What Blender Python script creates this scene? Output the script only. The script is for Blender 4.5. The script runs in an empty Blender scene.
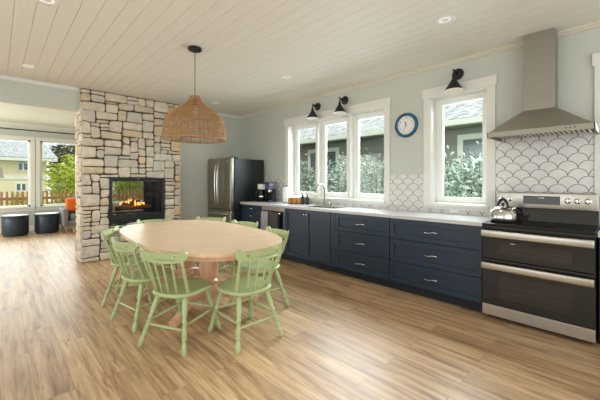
import bpy, bmesh, math, random
from mathutils import Vector, Matrix
random.seed(7)
PI = math.pi
sc = bpy.context.scene
COL = sc.collection

# ------------------------------------------------------------------ camera
YAW = math.atan2(304.0, 317.0)
cam_d = bpy.data.cameras.new('camera'); cam = bpy.data.objects.new('camera', cam_d); COL.objects.link(cam)
cam.location = (0, 0, 1.32); cam.rotation_euler = (PI/2, 0, -YAW)
cam_d.sensor_fit = 'HORIZONTAL'; cam_d.sensor_width = 36.0; cam_d.lens = 36.0*317.0/600.0
cam_d.shift_y = -19.0/600.0; cam_d.clip_start = 0.05; cam_d.clip_end = 300
sc.camera = cam
# ------------------------------------------------------------------ world, light, exposure
sc.view_settings.view_transform = 'Standard'
try: sc.view_settings.look = 'None'
except Exception: pass
sc.view_settings.gamma = 1.0; sc.view_settings.use_curve_mapping = False
sc.view_settings.exposure = 0.13
sc.cycles.use_denoising = True
sc.cycles.max_bounces = 10; sc.cycles.diffuse_bounces = 5; sc.cycles.transparent_max_bounces = 12
sc.cycles.sample_clamp_indirect = 6.0
sc.cycles.caustics_reflective = False; sc.cycles.caustics_refractive = False
w = bpy.data.worlds.new('overcast_sky'); sc.world = w; w.use_nodes = True
bg = w.node_tree.nodes['Background']
bg.inputs[0].default_value = (0.93, 0.97, 1.0, 1); bg.inputs[1].default_value = 1.5
sun_d = bpy.data.lights.new('sun', 'SUN'); sun_d.energy = 1.2; sun_d.angle = math.radians(12); sun_d.color = (1, .96, .9)
sun = bpy.data.objects.new('sun', sun_d); COL.objects.link(sun); sun.location = (0, 0, 8)
sun.rotation_euler = Vector((.6, .45, -.66)).to_track_quat('-Z', 'Y').to_euler()

def area(name, loc, rot, sx, sy, power, color=(1, 1, 1), spread=PI):
    d = bpy.data.lights.new(name, 'AREA'); d.shape = 'RECTANGLE'; d.size = sx; d.size_y = sy
    d.energy = power; d.color = color; d.spread = spread
    o = bpy.data.objects.new(name, d); COL.objects.link(o); o.location = loc; o.rotation_euler = rot
    return o
# fill lamps added behind and left of camera, then daylight through windows in view
area('fill_front', (0.6, -2.35, 1.5), (math.radians(104), 0, 0), 5.6, 2.2, 98, (.92, .96, 1))
area('fill_left', (-2.75, 2.2, 1.5), (0, math.radians(-103), 0), 2.2, 6.0, 78, (.92, .96, 1))
area('fill_living', (-2.9, 8.8, 1.5), (0, math.radians(-90), 0), 1.9, 3.6, 140, (.97, .99, 1))  # added side fill to brighten the living room, the wall there is closed
area('daylight_sink_window', (5.0, 3.5, 2.15), (0, math.radians(68), 0), 1.3, 2.2, 170, (.88, .94, 1), 2.4)
area('daylight_range_window', (5.0, 1.45, 2.15), (0, math.radians(68), 0), 1.3, .7, 55, (.88, .94, 1), 2.4)
area('daylight_corner_window', (5.0, -.3, 2.15), (0, math.radians(68), 0), 1.3, .9, 38, (.88, .94, 1), 2.4)
area('daylight_living_window', (1.6, 11.7, 2.1), (math.radians(-68), 0, 0), 4.6, 1.5, 130, (.95, .98, 1), 2.6)

# ------------------------------------------------------------------ materials
def lin(c):
    return tuple(((v/255.0)/12.92 if v/255.0 <= 0.04045 else ((v/255.0+0.055)/1.055)**2.4) for v in c)
def new_mat(name):
    m = bpy.data.materials.new(name); m.use_nodes = True
    nt = m.node_tree; b = nt.nodes['Principled BSDF']
    return m, nt, b
def N(nt, typ, **kw):
    n = nt.nodes.new(typ)
    for k, v in kw.items():
        if k == 'inp':
            for a, x in v.items(): n.inputs[a].default_value = x
        else: setattr(n, k, v)
    return n
def L(nt, a, b): nt.links.new(a, b)
def mth(nt, op, a, b=None, c=None):
    n = nt.nodes.new('ShaderNodeMath'); n.operation = op
    for i, v in enumerate((a, b, c)):
        if v is None: continue
        if isinstance(v, (int, float)): n.inputs[i].default_value = v
        else: nt.links.new(v, n.inputs[i])
    return n.outputs[0]
def mix(nt, fac, a, b, typ='MIX'):
    n = nt.nodes.new('ShaderNodeMix'); n.data_type = 'RGBA'; n.blend_type = typ
    for i, v in ((0, fac), (6, a), (7, b)):
        if isinstance(v, (int, float)): n.inputs[i].default_value = v
        elif isinstance(v, tuple): n.inputs[i].default_value = v + (1,) if len(v) == 3 else v
        else: nt.links.new(v, n.inputs[i])
    return n.outputs[2]
def mat(name, rgb, rough=.5, metal=0, var=.06, scale=8, bump=0.0, bscale=60, spec=.5, stretch=(1, 1, 1), coat=0):
    m, nt, b = new_mat(name)
    c = lin(rgb)
    tc = N(nt, 'ShaderNodeTexCoord'); mp = N(nt, 'ShaderNodeMapping'); mp.inputs['Scale'].default_value = stretch
    L(nt, tc.outputs['Object'], mp.inputs[0])
    no = N(nt, 'ShaderNodeTexNoise', inp={'Scale': scale, 'Detail': 3.0}); L(nt, mp.outputs[0], no.inputs['Vector'])
    lo = tuple(max(0, v*(1-var)) for v in c); hi = tuple(min(1, v*(1+var)) for v in c)
    L(nt, mix(nt, no.outputs[0], lo, hi), b.inputs['Base Color'])
    b.inputs['Roughness'].default_value = rough; b.inputs['Metallic'].default_value = metal
    b.inputs['Specular IOR Level'].default_value = spec
    if coat: b.inputs['Coat Weight'].default_value = coat
    if bump:
        n2 = N(nt, 'ShaderNodeTexNoise', inp={'Scale': bscale, 'Detail': 4.0}); L(nt, mp.outputs[0], n2.inputs['Vector'])
        bp = N(nt, 'ShaderNodeBump', inp={'Strength': bump, 'Distance': .01}); L(nt, n2.outputs[0], bp.inputs['Height'])
        L(nt, bp.outputs[0], b.inputs['Normal'])
    return m
M = {}
M['wall'] = mat('sage_wall_paint', (195, 199, 189), .75, var=.015, bump=.05, bscale=150)
M['ceil'] = mat('ceiling_board_paint', (230, 227, 218), .6, var=.03, scale=5, stretch=(6, .6, 1))
M['ceil_living'] = mat('smooth_ceiling_paint', (222, 220, 200), .7, var=.01)
M['trim'] = mat('white_trim_paint', (222, 222, 214), .45, var=.01)
M['crown'] = mat('cream_crown_paint', (212, 205, 188), .5, var=.02)
M['vinyl'] = mat('white_window_vinyl', (236, 238, 234), .35, var=.01)
M['navy'] = mat('navy_cabinet_paint', (32, 49, 69), .38, var=.04, scale=3)
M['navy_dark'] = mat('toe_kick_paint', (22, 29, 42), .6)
M['quartz'] = mat('pale_quartz', (198, 199, 200), .18, var=.03, scale=40)
M['steel'] = mat('brushed_steel', (186, 181, 172), .30, 1, var=.06, scale=4, stretch=(1, 1, 40))
M['steel_hood'] = mat('brushed_hood_steel', (150, 145, 133), .45, .6, var=.07, scale=3, stretch=(1, 1, 6))
M['steel_fridge'] = mat('slate_steel', (150, 146, 134), .36, .9, var=.04, scale=3, stretch=(1, 1, 12))
M['chrome'] = mat('polished_nickel', (215, 212, 205), .15, 1, var=.01)
M['kettle'] = mat('satin_kettle_steel', (205, 203, 198), .24, 1, var=.02)
M['blackglass'] = mat('black_ceramic_glass', (14, 14, 15), .08, var=.01, spec=.6)
M['ovenglass'] = mat('smoked_oven_glass', (24, 21, 19), .06, var=.05, spec=.7)
M['ovenframe'] = mat('dark_oven_trim', (30, 29, 28), .16, var=.03)
M['rackgrey'] = mat('dim_rack_wire', (84, 76, 66), .4)
M['black'] = mat('black_metal', (18, 19, 21), .4, var=.05)
M['fridge_side'] = mat('textured_dark_side', (42, 47, 50), .35, .3, var=.06, scale=3, bump=.05, bscale=250)
M['green'] = mat('sage_green_chair_paint', (176, 192, 140), .38, var=.05, scale=6)
M['rattan'] = mat('natural_rattan', (172, 130, 82), .6, var=.3, scale=40)
M['white'] = mat('white_plastic', (232, 232, 228), .4, var=.01)
M['paper'] = mat('white_paper', (240, 240, 238), .9, var=.02, bump=.1)
M['teal'] = mat('teal_clock_rim', (10, 88, 118), .25, var=.04)
M['dark_plastic'] = mat('dark_plastic', (26, 26, 30), .3, var=.04)
M['violet'] = mat('smoky_violet_plastic', (88, 86, 112), .2, var=.05)
M['wood_box'] = mat('honey_wood', (190, 128, 66), .5, var=.2, scale=6, stretch=(1, 8, 8))
M['towel_grey'] = mat('light_grey_cloth', (160, 160, 170), .95, var=.06, bump=.2, bscale=200)
M['towel_dark'] = mat('charcoal_cloth', (74, 74, 78), .95, var=.06, bump=.2, bscale=200)
M['sofa'] = mat('grey_upholstery', (128, 128, 128), .9, var=.06, bump=.2, bscale=120)
M['orange'] = mat('orange_fabric', (232, 112, 30), .85, var=.05)
M['otto'] = mat('dark_blue_leather', (36, 50, 62), .42, var=.1, scale=4)
M['otto_top'] = mat('pale_tray_lid', (212, 214, 214), .3, var=.03)
M['legwood'] = mat('light_leg_wood', (190, 150, 100), .5, var=.1)
M['lampwhite'] = mat('white_lampshade_fabric', (238, 236, 228), .8, var=.01)
M['firebrick'] = mat('firebox_liner', (34, 30, 28), .8, var=.2, bump=.3, bscale=30)
M['log'] = mat('charred_log', (104, 66, 46), .9, var=.5, scale=14, bump=.5, bscale=40)
M['mortar'] = mat('dark_mortar', (92, 82, 70), .95, var=.15, scale=20, bump=.3)
M['siding'] = mat('cream_siding', (232, 214, 178), .8, var=.02)
M['greysiding'] = mat('grey_green_siding', (122, 124, 112), .8, var=.04)
M['fascia'] = mat('pale_fascia', (196, 198, 184), .6, var=.02)
M['rodblack'] = mat('dark_green_rod', (44, 58, 48), .4)
M['fence'] = mat('cedar_fence', (150, 100, 62), .8, var=.25, scale=3, stretch=(6, 6, 1))
M['trunk'] = mat('bark', (96, 78, 60), .9, var=.3)
M['grass'] = mat('lawn', (120, 140, 70), .95, var=.25, scale=4)
M['winglass'] = mat('dark_window_glass', (70, 84, 84), .1, var=.05)

def leaf_mat(name, a, b_):
    m, nt, b = new_mat(name)
    at = N(nt, 'ShaderNodeAttribute', attribute_name='tone')
    L(nt, mix(nt, at.outputs['Fac'], lin(a), lin(b_)), b.inputs['Base Color'])
    b.inputs['Roughness'].default_value = .45
    return m
M['leaf_pale'] = leaf_mat('silvery_leaf', (104, 128, 108), (214, 226, 214))
M['leaf_small'] = leaf_mat('small_silvery_leaf', (98, 118, 98), (204, 216, 204))
M['leaf_lime'] = leaf_mat('bamboo_leaf', (140, 160, 44), (222, 224, 96))
M['leaf_dark'] = leaf_mat('evergreen_leaf', (66, 74, 48), (132, 124, 96))

def emis(name, rgb, s):
    m, nt, b = new_mat(name); c = lin(rgb)
    b.inputs['Base Color'].default_value = c + (1,); b.inputs['Emission Color'].default_value = c + (1,)
    b.inputs['Emission Strength'].default_value = s
    no = N(nt, 'ShaderNodeTexNoise', inp={'Scale': 25.0}); L(nt, mix(nt, no.outputs[0], c, tuple(min(1, v*1.2) for v in c)), b.inputs['Emission Color'])
    return m
M['flame'] = emis('flame', (255, 165, 75), 2.6)
M['ember'] = emis('ember', (190, 66, 30), .35)
M['downlight'] = emis('downlight_lens', (225, 225, 222), .55)

def glass(name, tint=(.97, 1, .985), f=.07):
    m, nt, b = new_mat(name)
    out = nt.nodes['Material Output']
    tr = N(nt, 'ShaderNodeBsdfTransparent'); tr.inputs[0].default_value = tint + (1,)
    gl = N(nt, 'ShaderNodeBsdfGlossy'); gl.inputs['Roughness'].default_value = .02
    mx = N(nt, 'ShaderNodeMixShader')
    lw = N(nt, 'ShaderNodeLayerWeight'); lw.inputs[0].default_value = .25
    L(nt, mth(nt, 'MULTIPLY_ADD', lw.outputs['Fresnel'], .22, f*.1), mx.inputs[0])
    L(nt, tr.outputs[0], mx.inputs[1]); L(nt, gl.outputs[0], mx.inputs[2]); L(nt, mx.outputs[0], out.inputs[0])
    return m
M['glass'] = glass('window_glass')
M['fireglass'] = glass('fireplace_glass', (.9, .9, .88), .12)

def stone_mat():
    m, nt, b = new_mat('split_ledge_stone')
    at = N(nt, 'ShaderNodeAttribute', attribute_name='stone_tone')
    tc = N(nt, 'ShaderNodeTexCoord')
    n1 = N(nt, 'ShaderNodeTexNoise', inp={'Scale': 14.0, 'Detail': 6.0, 'Roughness': .65}); L(nt, tc.outputs['Object'], n1.inputs['Vector'])
    r = N(nt, 'ShaderNodeValToRGB'); r.color_ramp.elements[0].position = .3; r.color_ramp.elements[0].color = (.78, .77, .75, 1)
    r.color_ramp.elements[1].position = .7; r.color_ramp.elements[1].color = (1.08, 1.07, 1.05, 1); L(nt, n1.outputs[0], r.inputs[0])
    L(nt, mix(nt, 1.0, at.outputs['Color'], r.outputs[0], 'MULTIPLY'), b.inputs['Base Color'])
    n2 = N(nt, 'ShaderNodeTexNoise', inp={'Scale': 45.0, 'Detail': 5.0}); L(nt, tc.outputs['Object'], n2.inputs['Vector'])
    bp = N(nt, 'ShaderNodeBump', inp={'Strength': .5, 'Distance': .012}); L(nt, n2.outputs[0], bp.inputs['Height']); L(nt, bp.outputs[0], b.inputs['Normal'])
    b.inputs['Roughness'].default_value = .9
    return m
M['stone'] = stone_mat()

def floor_mat():
    m, nt, b = new_mat('rustic_oak_planks')
    tc = N(nt, 'ShaderNodeTexCoord'); sep = N(nt, 'ShaderNodeSeparateXYZ'); L(nt, tc.outputs['Object'], sep.inputs[0])
    cb = N(nt, 'ShaderNodeCombineXYZ'); L(nt, sep.outputs[1], cb.inputs[0]); L(nt, sep.outputs[0], cb.inputs[1])
    br = N(nt, 'ShaderNodeTexBrick', inp={'Scale': 1.0, 'Mortar Size': .0016, 'Mortar Smooth': .1, 'Bias': 0.0, 'Brick Width': 1.22, 'Row Height': .182})
    br.offset = .37; br.offset_frequency = 2; br.inputs['Color1'].default_value = (0, 0, 0, 1); br.inputs['Color2'].default_value = (1, 1, 1, 1)
    L(nt, cb.outputs[0], br.inputs['Vector'])
    # each plank shifts its own grain
    sh = N(nt, 'ShaderNodeVectorMath', operation='MULTIPLY_ADD')
    L(nt, br.outputs['Color'], sh.inputs[0]); sh.inputs[1].default_value = (7.3, 5.1, 3.7); L(nt, tc.outputs['Object'], sh.inputs[2])
    mp = N(nt, 'ShaderNodeMapping'); mp.inputs['Scale'].default_value = (15, .9, 1); L(nt, sh.outputs[0], mp.inputs[0])
    g1 = N(nt, 'ShaderNodeTexNoise', inp={'Scale': 1.5, 'Detail': 7.0, 'Roughness': .62, 'Distortion': .5}); L(nt, mp.outputs[0], g1.inputs['Vector'])
    r1 = N(nt, 'ShaderNodeValToRGB'); e = r1.color_ramp.elements
    e[0].position = .33; e[0].color = lin((112, 80, 52)) + (1,); e[1].position = .66; e[1].color = lin((212, 182, 144)) + (1,)
    e2 = r1.color_ramp.elements.new(.5); e2.color = lin((184, 150, 112)) + (1,)
    L(nt, g1.outputs[0], r1.inputs[0])
    # dark cracks and knots
    mp2 = N(nt, 'ShaderNodeMapping'); mp2.inputs['Scale'].default_value = (20, 1.5, 1); L(nt, sh.outputs[0], mp2.inputs[0])
    g2 = N(nt, 'ShaderNodeTexNoise', inp={'Scale': 1.6, 'Detail': 4.0, 'Roughness': .6, 'Distortion': .9}); L(nt, mp2.outputs[0], g2.inputs['Vector'])
    r2 = N(nt, 'ShaderNodeValToRGB'); r2.color_ramp.elements[0].position = .60; r2.color_ramp.elements[0].color = (0, 0, 0, 1)
    r2.color_ramp.elements[1].position = .72; r2.color_ramp.elements[1].color = (1, 1, 1, 1); L(nt, g2.outputs[0], r2.inputs[0])
    mp3 = N(nt, 'ShaderNodeMapping'); mp3.inputs['Scale'].default_value = (60, 2.5, 1); L(nt, sh.outputs[0], mp3.inputs[0])
    g3 = N(nt, 'ShaderNodeTexNoise', inp={'Scale': 2.0, 'Detail': 3.0}); L(nt, mp3.outputs[0], g3.inputs['Vector'])
    c = mix(nt, mth(nt, 'MULTIPLY', r2.outputs[0], .85), r1.outputs[0], lin((78, 50, 32)))
    c = mix(nt, mth(nt, 'MULTIPLY', g3.outputs[0], .35), c, lin((214, 182, 142)))
    mp4 = N(nt, 'ShaderNodeMapping'); mp4.inputs['Scale'].default_value = (34, 3.2, 1); L(nt, sh.outputs[0], mp4.inputs[0])
    g4 = N(nt, 'ShaderNodeTexNoise', inp={'Scale': 2.2, 'Detail': 5.0, 'Roughness': .7, 'Distortion': .8}); L(nt, mp4.outputs[0], g4.inputs['Vector'])
    r4 = N(nt, 'ShaderNodeValToRGB'); r4.color_ramp.elements[0].position = .62; r4.color_ramp.elements[0].color = (0, 0, 0, 1); r4.color_ramp.elements[1].position = .70; r4.color_ramp.elements[1].color = (1, 1, 1, 1); L(nt, g4.outputs[0], r4.inputs[0])
    c = mix(nt, mth(nt, 'MULTIPLY', r4.outputs[0], .55), c, lin((92, 62, 40)))
    pl = N(nt, 'ShaderNodeValToRGB'); pl.color_ramp.elements[0].color = (.86, .84, .82, 1); pl.color_ramp.elements[1].color = (1.1, 1.1, 1.1, 1)
    L(nt, br.outputs['Color'], pl.inputs[0]); c = mix(nt, 1.0, c, pl.outputs[0], 'MULTIPLY')
    c = mix(nt, mth(nt, 'MULTIPLY', br.outputs['Fac'], .6), c, lin((100, 74, 50)))
    L(nt, c, b.inputs['Base Color'])
    b.inputs['Roughness'].default_value = .33
    L(nt, mth(nt, 'MULTIPLY_ADD', g3.outputs[0], .16, .32), b.inputs['Roughness'])
    b.inputs['Specular IOR Level'].default_value = .6
    bp = N(nt, 'ShaderNodeBump', inp={'Strength': .12, 'Distance': .003}); L(nt, g1.outputs[0], bp.inputs['Height']); L(nt, bp.outputs[0], b.inputs['Normal'])
    return m
M['floor'] = floor_mat()

def tile_mat():
    m, nt, b = new_mat('scallop_tile')
    tc = N(nt, 'ShaderNodeTexCoord'); sep = N(nt, 'ShaderNodeSeparateXYZ'); L(nt, tc.outputs['Object'], sep.inputs[0])
    R, h = .0765, .0765
    z = mth(nt, 'ADD', sep.outputs[2], .012)
    zr = mth(nt, 'DIVIDE', z, h); row = mth(nt, 'FLOOR', zr); zf = mth(nt, 'MULTIPLY', mth(nt, 'FRACT', zr), h)
    odd = mth(nt, 'MODULO', row, 2.0)
    x = mth(nt, 'ADD', mth(nt, 'MULTIPLY_ADD', odd, R, sep.outputs[1]), 100*2*R + .03)
    xf = mth(nt, 'SUBTRACT', mth(nt, 'MODULO', x, 2*R), R)
    d = mth(nt, 'SQRT', mth(nt, 'ADD', mth(nt, 'MULTIPLY', xf, xf), mth(nt, 'MULTIPLY', zf, zf)))
    dd = mth(nt, 'ABSOLUTE', mth(nt, 'SUBTRACT', d, R))
    line = mth(nt, 'LESS_THAN', dd, .0028)
    no = N(nt, 'ShaderNodeTexNoise', inp={'Scale': 9.0}); L(nt, tc.outputs['Object'], no.inputs['Vector'])
    base = mix(nt, no.outputs[0], lin((206, 204, 200)), lin((224, 222, 218)))
    L(nt, mix(nt, line, base, lin((98, 92, 88))), b.inputs['Base Color'])
    rr = mth(nt, 'MULTIPLY_ADD', line, .6, .22); L(nt, rr, b.inputs['Roughness'])
    bp = N(nt, 'ShaderNodeBump', inp={'Strength': .5, 'Distance': .002}); bp.invert = True
    L(nt, line, bp.inputs['Height']); L(nt, bp.outputs[0], b.inputs['Normal'])
    return m
M['tile'] = tile_mat()

def oak(name, a, b_, axis):
    m, nt, b = new_mat(name)
    tc = N(nt, 'ShaderNodeTexCoord'); mp = N(nt, 'ShaderNodeMapping')
    mp.inputs['Scale'].default_value = {'x': (1.2, 14, 4), 'z': (14, 14, 1.2)}[axis]
    L(nt, tc.outputs['Object'], mp.inputs[0])
    no = N(nt, 'ShaderNodeTexNoise', inp={'Scale': 1.6, 'Detail': 6.0, 'Distortion': .6}); L(nt, mp.outputs[0], no.inputs['Vector'])
    r = N(nt, 'ShaderNodeValToRGB'); r.color_ramp.elements[0].position = .3; r.color_ramp.elements[0].color = lin(a) + (1,)
    r.color_ramp.elements[1].position = .7; r.color_ramp.elements[1].color = lin(b_) + (1,); L(nt, no.outputs[0], r.inputs[0])
    L(nt, r.outputs[0], b.inputs['Base Color']); b.inputs['Roughness'].default_value = .32; b.inputs['Specular IOR Level'].default_value = .5
    return m
M['oak_top'] = oak('pale_oak_top', (216, 184, 150), (232, 206, 176), 'x')
M['oak_leg'] = oak('pink_oak_turning', (212, 166, 132), (226, 188, 156), 'z')

def shingle_mat():
    m, nt, b = new_mat('grey_shingles')
    tc = N(nt, 'ShaderNodeTexCoord')
    v = N(nt, 'ShaderNodeTexNoise', inp={'Scale': 5.0, 'Detail': 5.0, 'Roughness': .7}); mp = N(nt, 'ShaderNodeMapping'); mp.inputs['Scale'].default_value = (3, 1, 3)
    L(nt, tc.outputs['Object'], mp.inputs[0]); L(nt, mp.outputs[0], v.inputs['Vector'])
    r = N(nt, 'ShaderNodeValToRGB'); r.color_ramp.elements[0].position = .38; r.color_ramp.elements[0].color = lin((132, 136, 136)) + (1,)
    r.color_ramp.elements[1].position = .62; r.color_ramp.elements[1].color = lin((206, 208, 206)) + (1,); L(nt, v.outputs[0], r.inputs[0])
    L(nt, r.outputs[0], b.inputs['Base Color']); b.inputs['Roughness'].default_value = .9
    return m
M['shingle'] = shingle_mat()

# ------------------------------------------------------------------ mesh helpers (all shapes in world coordinates unless the thing is built at the origin)
def BM(): return bmesh.new()
def box(bm, x0, x1, y0, y1, z0, z1, r=0, seg=2):
    t = bmesh.new()
    vs = [t.verts.new((x, y, z)) for x in (min(x0, x1), max(x0, x1)) for y in (min(y0, y1), max(y0, y1)) for z in (min(z0, z1), max(z0, z1))]
    for f in ((0, 1, 3, 2), (4, 6, 7, 5), (0, 4, 5, 1), (2, 3, 7, 6), (0, 2, 6, 4), (1, 5, 7, 3)):
        t.faces.new([vs[i] for i in f])
    if r: bmesh.ops.bevel(t, geom=t.edges[:] + t.verts[:], offset=r, segments=seg, profile=.5, affect='EDGES')
    merge(bm, t); return bm
def merge(bm, t, mtx=None):
    me = bpy.data.meshes.new('tmp'); bmesh.ops.recalc_face_normals(t, faces=t.faces[:]); t.to_mesh(me); t.free()
    if mtx is not None: me.transform(mtx)
    bm.from_mesh(me); bpy.data.meshes.remove(me)
def frame_of(d):
    d = d.normalized(); up = Vector((0, 0, 1)) if abs(d.z) < .95 else Vector((1, 0, 0))
    a = d.cross(up).normalized(); return a, d.cross(a).normalized()
def tube(bm, pts, rad, seg=8, cap=True, flat=1.0):
    pts = [Vector(p) for p in pts]; n = len(pts)
    if not hasattr(rad, '__len__'): rad = [rad]*n
    rings = []; a0 = None
    for i, p in enumerate(pts):
        d = (pts[min(i+1, n-1)] - pts[max(i-1, 0)])
        a, c = frame_of(d)
        if a0 is not None:
            a = (a0 - d.normalized()*a0.dot(d.normalized())).normalized(); c = d.normalized().cross(a)
        a0 = a
        rings.append([bm.verts.new(p + a*math.cos(2*PI*k/seg)*rad[i] + c*math.sin(2*PI*k/seg)*rad[i]*flat) for k in range(seg)])
    for i in range(n-1):
        for k in range(seg):
            bm.faces.new((rings[i][k], rings[i][(k+1) % seg], rings[i+1][(k+1) % seg], rings[i+1][k]))
    if cap:
        bm.faces.new(rings[0][::-1]); bm.faces.new(rings[-1])
def turned(bm, p0, p1, prof, seg=10):
    """turned spindle from p0 to p1, prof = [(t, radius)]"""
    p0 = Vector(p0); p1 = Vector(p1)
    tube(bm, [p0.lerp(p1, t) for t, r in prof], [r for t, r in prof], seg)
def lathe(bm, prof, c, seg=24, axis='z', closed_bottom=True, closed_top=True):
    """prof = [(radius, height)] around axis through c"""
    rings = []
    for r, z in prof:
        ring = []
        for k in range(seg):
            a = 2*PI*k/seg; x, y = r*math.cos(a), r*math.sin(a)
            v = {'z': (x, y, z), 'x': (z, x, y), 'y': (x, z, y)}[axis]
            ring.append(bm.verts.new((c[0]+v[0], c[1]+v[1], c[2]+v[2])))
        rings.append(ring)
    fs = []
    for i in range(len(rings)-1):
        for k in range(seg):
            fs.append(bm.faces.new((rings[i][k], rings[i][(k+1) % seg], rings[i+1][(k+1) % seg], rings[i+1][k])))
    if closed_bottom and prof[0][0] > 1e-6: fs.append(bm.faces.new(rings[0][::-1]))
    if closed_top and prof[-1][0] > 1e-6: fs.append(bm.faces.new(rings[-1]))
    bmesh.ops.recalc_face_normals(bm, faces=fs)
def prism(bm, poly, z0, z1, r=0):
    t = bmesh.new()
    a = [t.verts.new((x, y, z0)) for x, y in poly]; b = [t.verts.new((x, y, z1)) for x, y in poly]
    n = len(poly); t.faces.new(a[::-1]); t.faces.new(b)
    for i in range(n): t.faces.new((a[i], a[(i+1) % n], b[(i+1) % n], b[i]))
    if r:
        es = [e for e in t.edges if abs(e.verts[0].co.z - e.verts[1].co.z) < 1e-6]
        bmesh.ops.bevel(t, geom=es, offset=r, segments=3, profile=.5, affect='EDGES')
    merge(bm, t)
def hexa(bm, p):
    """8 corners: bottom 4 (ccw) then top 4"""
    v = [bm.verts.new(q) for q in p]
    fs = [bm.faces.new([v[i] for i in f]) for f in ((3, 2, 1, 0), (4, 5, 6, 7), (0, 1, 5, 4), (1, 2, 6, 5), (2, 3, 7, 6), (3, 0, 4, 7))]
    bmesh.ops.recalc_face_normals(bm, faces=fs)
def off_of(p):
    o = Vector((0, 0, 0))
    while p is not None: o += p.location; p = p.parent
    return o
def obj(name, bm, m, parent=None, smooth=False, base=None):
    me = bpy.data.meshes.new(name)
    if smooth == 'auto':
        for f in bm.faces: f.smooth = True
        for e in bm.edges:
            if len(e.link_faces) == 2 and e.calc_face_angle(0) > .6: e.smooth = False
    elif smooth:
        for f in bm.faces: f.smooth = True
    bm.to_mesh(me); bm.free(); me.materials.append(M[m] if isinstance(m, str) else m)
    o = bpy.data.objects.new(name, me); COL.objects.link(o)
    if parent is not None:
        off = off_of(parent); me.transform(Matrix.Translation(-off)); o.parent = parent
    elif base is not None:
        me.transform(Matrix.Translation(-Vector(base))); o.location = base
    return o
def tag(o, label, cat, group=None, kind=None):
    o['label'] = label; o['category'] = cat
    if group: o['group'] = group
    if kind: o['kind'] = kind
    return o
def thing(name, loc, label, cat, group=None, rz=0):
    o = bpy.data.objects.new(name, None); COL.objects.link(o); o.location = loc; o.rotation_euler = (0, 0, rz)
    o.empty_display_size = .1
    return tag(o, label, cat, group)
def struct(name, bm, m, parent=None, smooth=False, **k):
    o = obj(name, bm, m, parent, smooth, **k)
    if parent is None: o['kind'] = 'structure'
    return o
def sthing(name, loc):
    o = bpy.data.objects.new(name, None); COL.objects.link(o); o.location = loc; o['kind'] = 'structure'; o.empty_display_size = .1; return o
def dup(src, loc=None, rz=None, label=None, group=None, parent=None):
    c = src.copy(); COL.objects.link(c)
    if parent is not None: c.parent = parent
    else:
        if loc is not None: c.location = loc
        if rz is not None: c.rotation_euler = (0, 0, rz)
        if label: c['label'] = label
        if group: c['group'] = group
    for ch in list(src.children): dup(ch, parent=c)
    return c
def plate_mesh(outlines, depth, bevel=0.0):
    """flat plate with holes from 2D outlines (y,z) -> bmesh in local (x=thickness, y, z)"""
    cu = bpy.data.curves.new('c', 'CURVE'); cu.dimensions = '2D'; cu.fill_mode = 'BOTH'; cu.extrude = depth/2
    for o in outlines:
        s = cu.splines.new('POLY'); s.points.add(len(o)-1)
        for i, (a, b) in enumerate(o): s.points[i].co = (a, b, 0, 1)
        s.use_cyclic_u = True
    ob = bpy.data.objects.new('c', cu); me = bpy.data.meshes.new_from_object(ob)
    t = bmesh.new(); t.from_mesh(me); bmesh.ops.remove_doubles(t, verts=t.verts[:], dist=1e-5)
    for v in t.verts: v.co = Vector((v.co.z, v.co.x, v.co.y))
    bpy.data.objects.remove(ob); bpy.data.curves.remove(cu); bpy.data.meshes.remove(me)
    return t
def text_mesh(s, size, depth=.0006):
    cu = bpy.data.curves.new('t', 'FONT'); cu.body = s; cu.size = size; cu.extrude = depth; cu.align_x = 'CENTER'; cu.align_y = 'CENTER'
    ob = bpy.data.objects.new('t', cu); me = bpy.data.meshes.new_from_object(ob)
    bpy.data.objects.remove(ob); bpy.data.curves.remove(cu)
    return me
def add_text(bm, s, size, pos, facing='-x', depth=.0006):
    me = text_mesh(s, size, depth)
    if facing == '-x':   # reader looks along +X; text right = -Y
        mt = Matrix(((0, 0, -1, pos[0]), (-1, 0, 0, pos[1]), (0, 1, 0, pos[2]), (0, 0, 0, 1)))
    me.transform(mt); bm.from_mesh(me); bpy.data.meshes.remove(me)

CZ = 2.81; KX = 4.08; BY = 6.27; SY = 6.08
# ------------------------------------------------------------------ floor, ceiling, walls
b = BM(); box(b, -3.2, 5.4, -2.8, 11.1, -.12, 0); struct('floor', b, 'floor')
b = BM(); pw = .136; x = -3.15
box(b, -3.2, KX, -2.7, BY, CZ+.008, CZ+.1)
k = 0
while x < KX:
    x1 = min(x+pw-.003, KX); box(b, x, x1, -2.6, BY, CZ, CZ+.013); x += pw
struct('ceiling', b, 'ceil')
b = BM(); box(b, -3.2, 5.4, BY+.01, 11.0, CZ, CZ+.1); struct('ceiling_living', b, 'ceil_living')
# windows: Y0,Y1,Z0,Z1 of rough openings in kitchen wall
OP = [(2.47, 4.57, 1.025, 2.40), (1.14, 1.80, 1.03, 2.40), (-.75, .15, 1.03, 2.40)]
b = BM(); T = .22
ys = [(-2.7, OP[2][0]), (OP[2][1], OP[1][0]), (OP[1][1], OP[0][0]), (OP[0][1], BY)]
for y0, y1 in ys: box(b, KX, KX+T, y0, y1, 0, CZ)
for y0, y1, z0, z1 in OP:
    box(b, KX, KX+T, y0, y1, 0, z0); box(b, KX, KX+T, y0, y1, z1, CZ)
struct('wall_right', b, 'wall')
b = BM(); box(b, 2.45, KX, BY, BY+.15, 0, CZ); box(b, -3.2, .98, SY+.06, SY+.2, 2.455, CZ); box(b, -3.2, -1.6, SY+.06, SY+.2, 0, 2.455)
struct('wall_back', b, 'wall')
b = BM(); box(b, -3.2, -3.0, -2.7, 11, 0, CZ); struct('wall_left', b, 'wall')
b = BM(); box(b, -3.0, KX, -2.7, -2.6, 0, CZ); struct('wall_front', b, 'wall')
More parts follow.
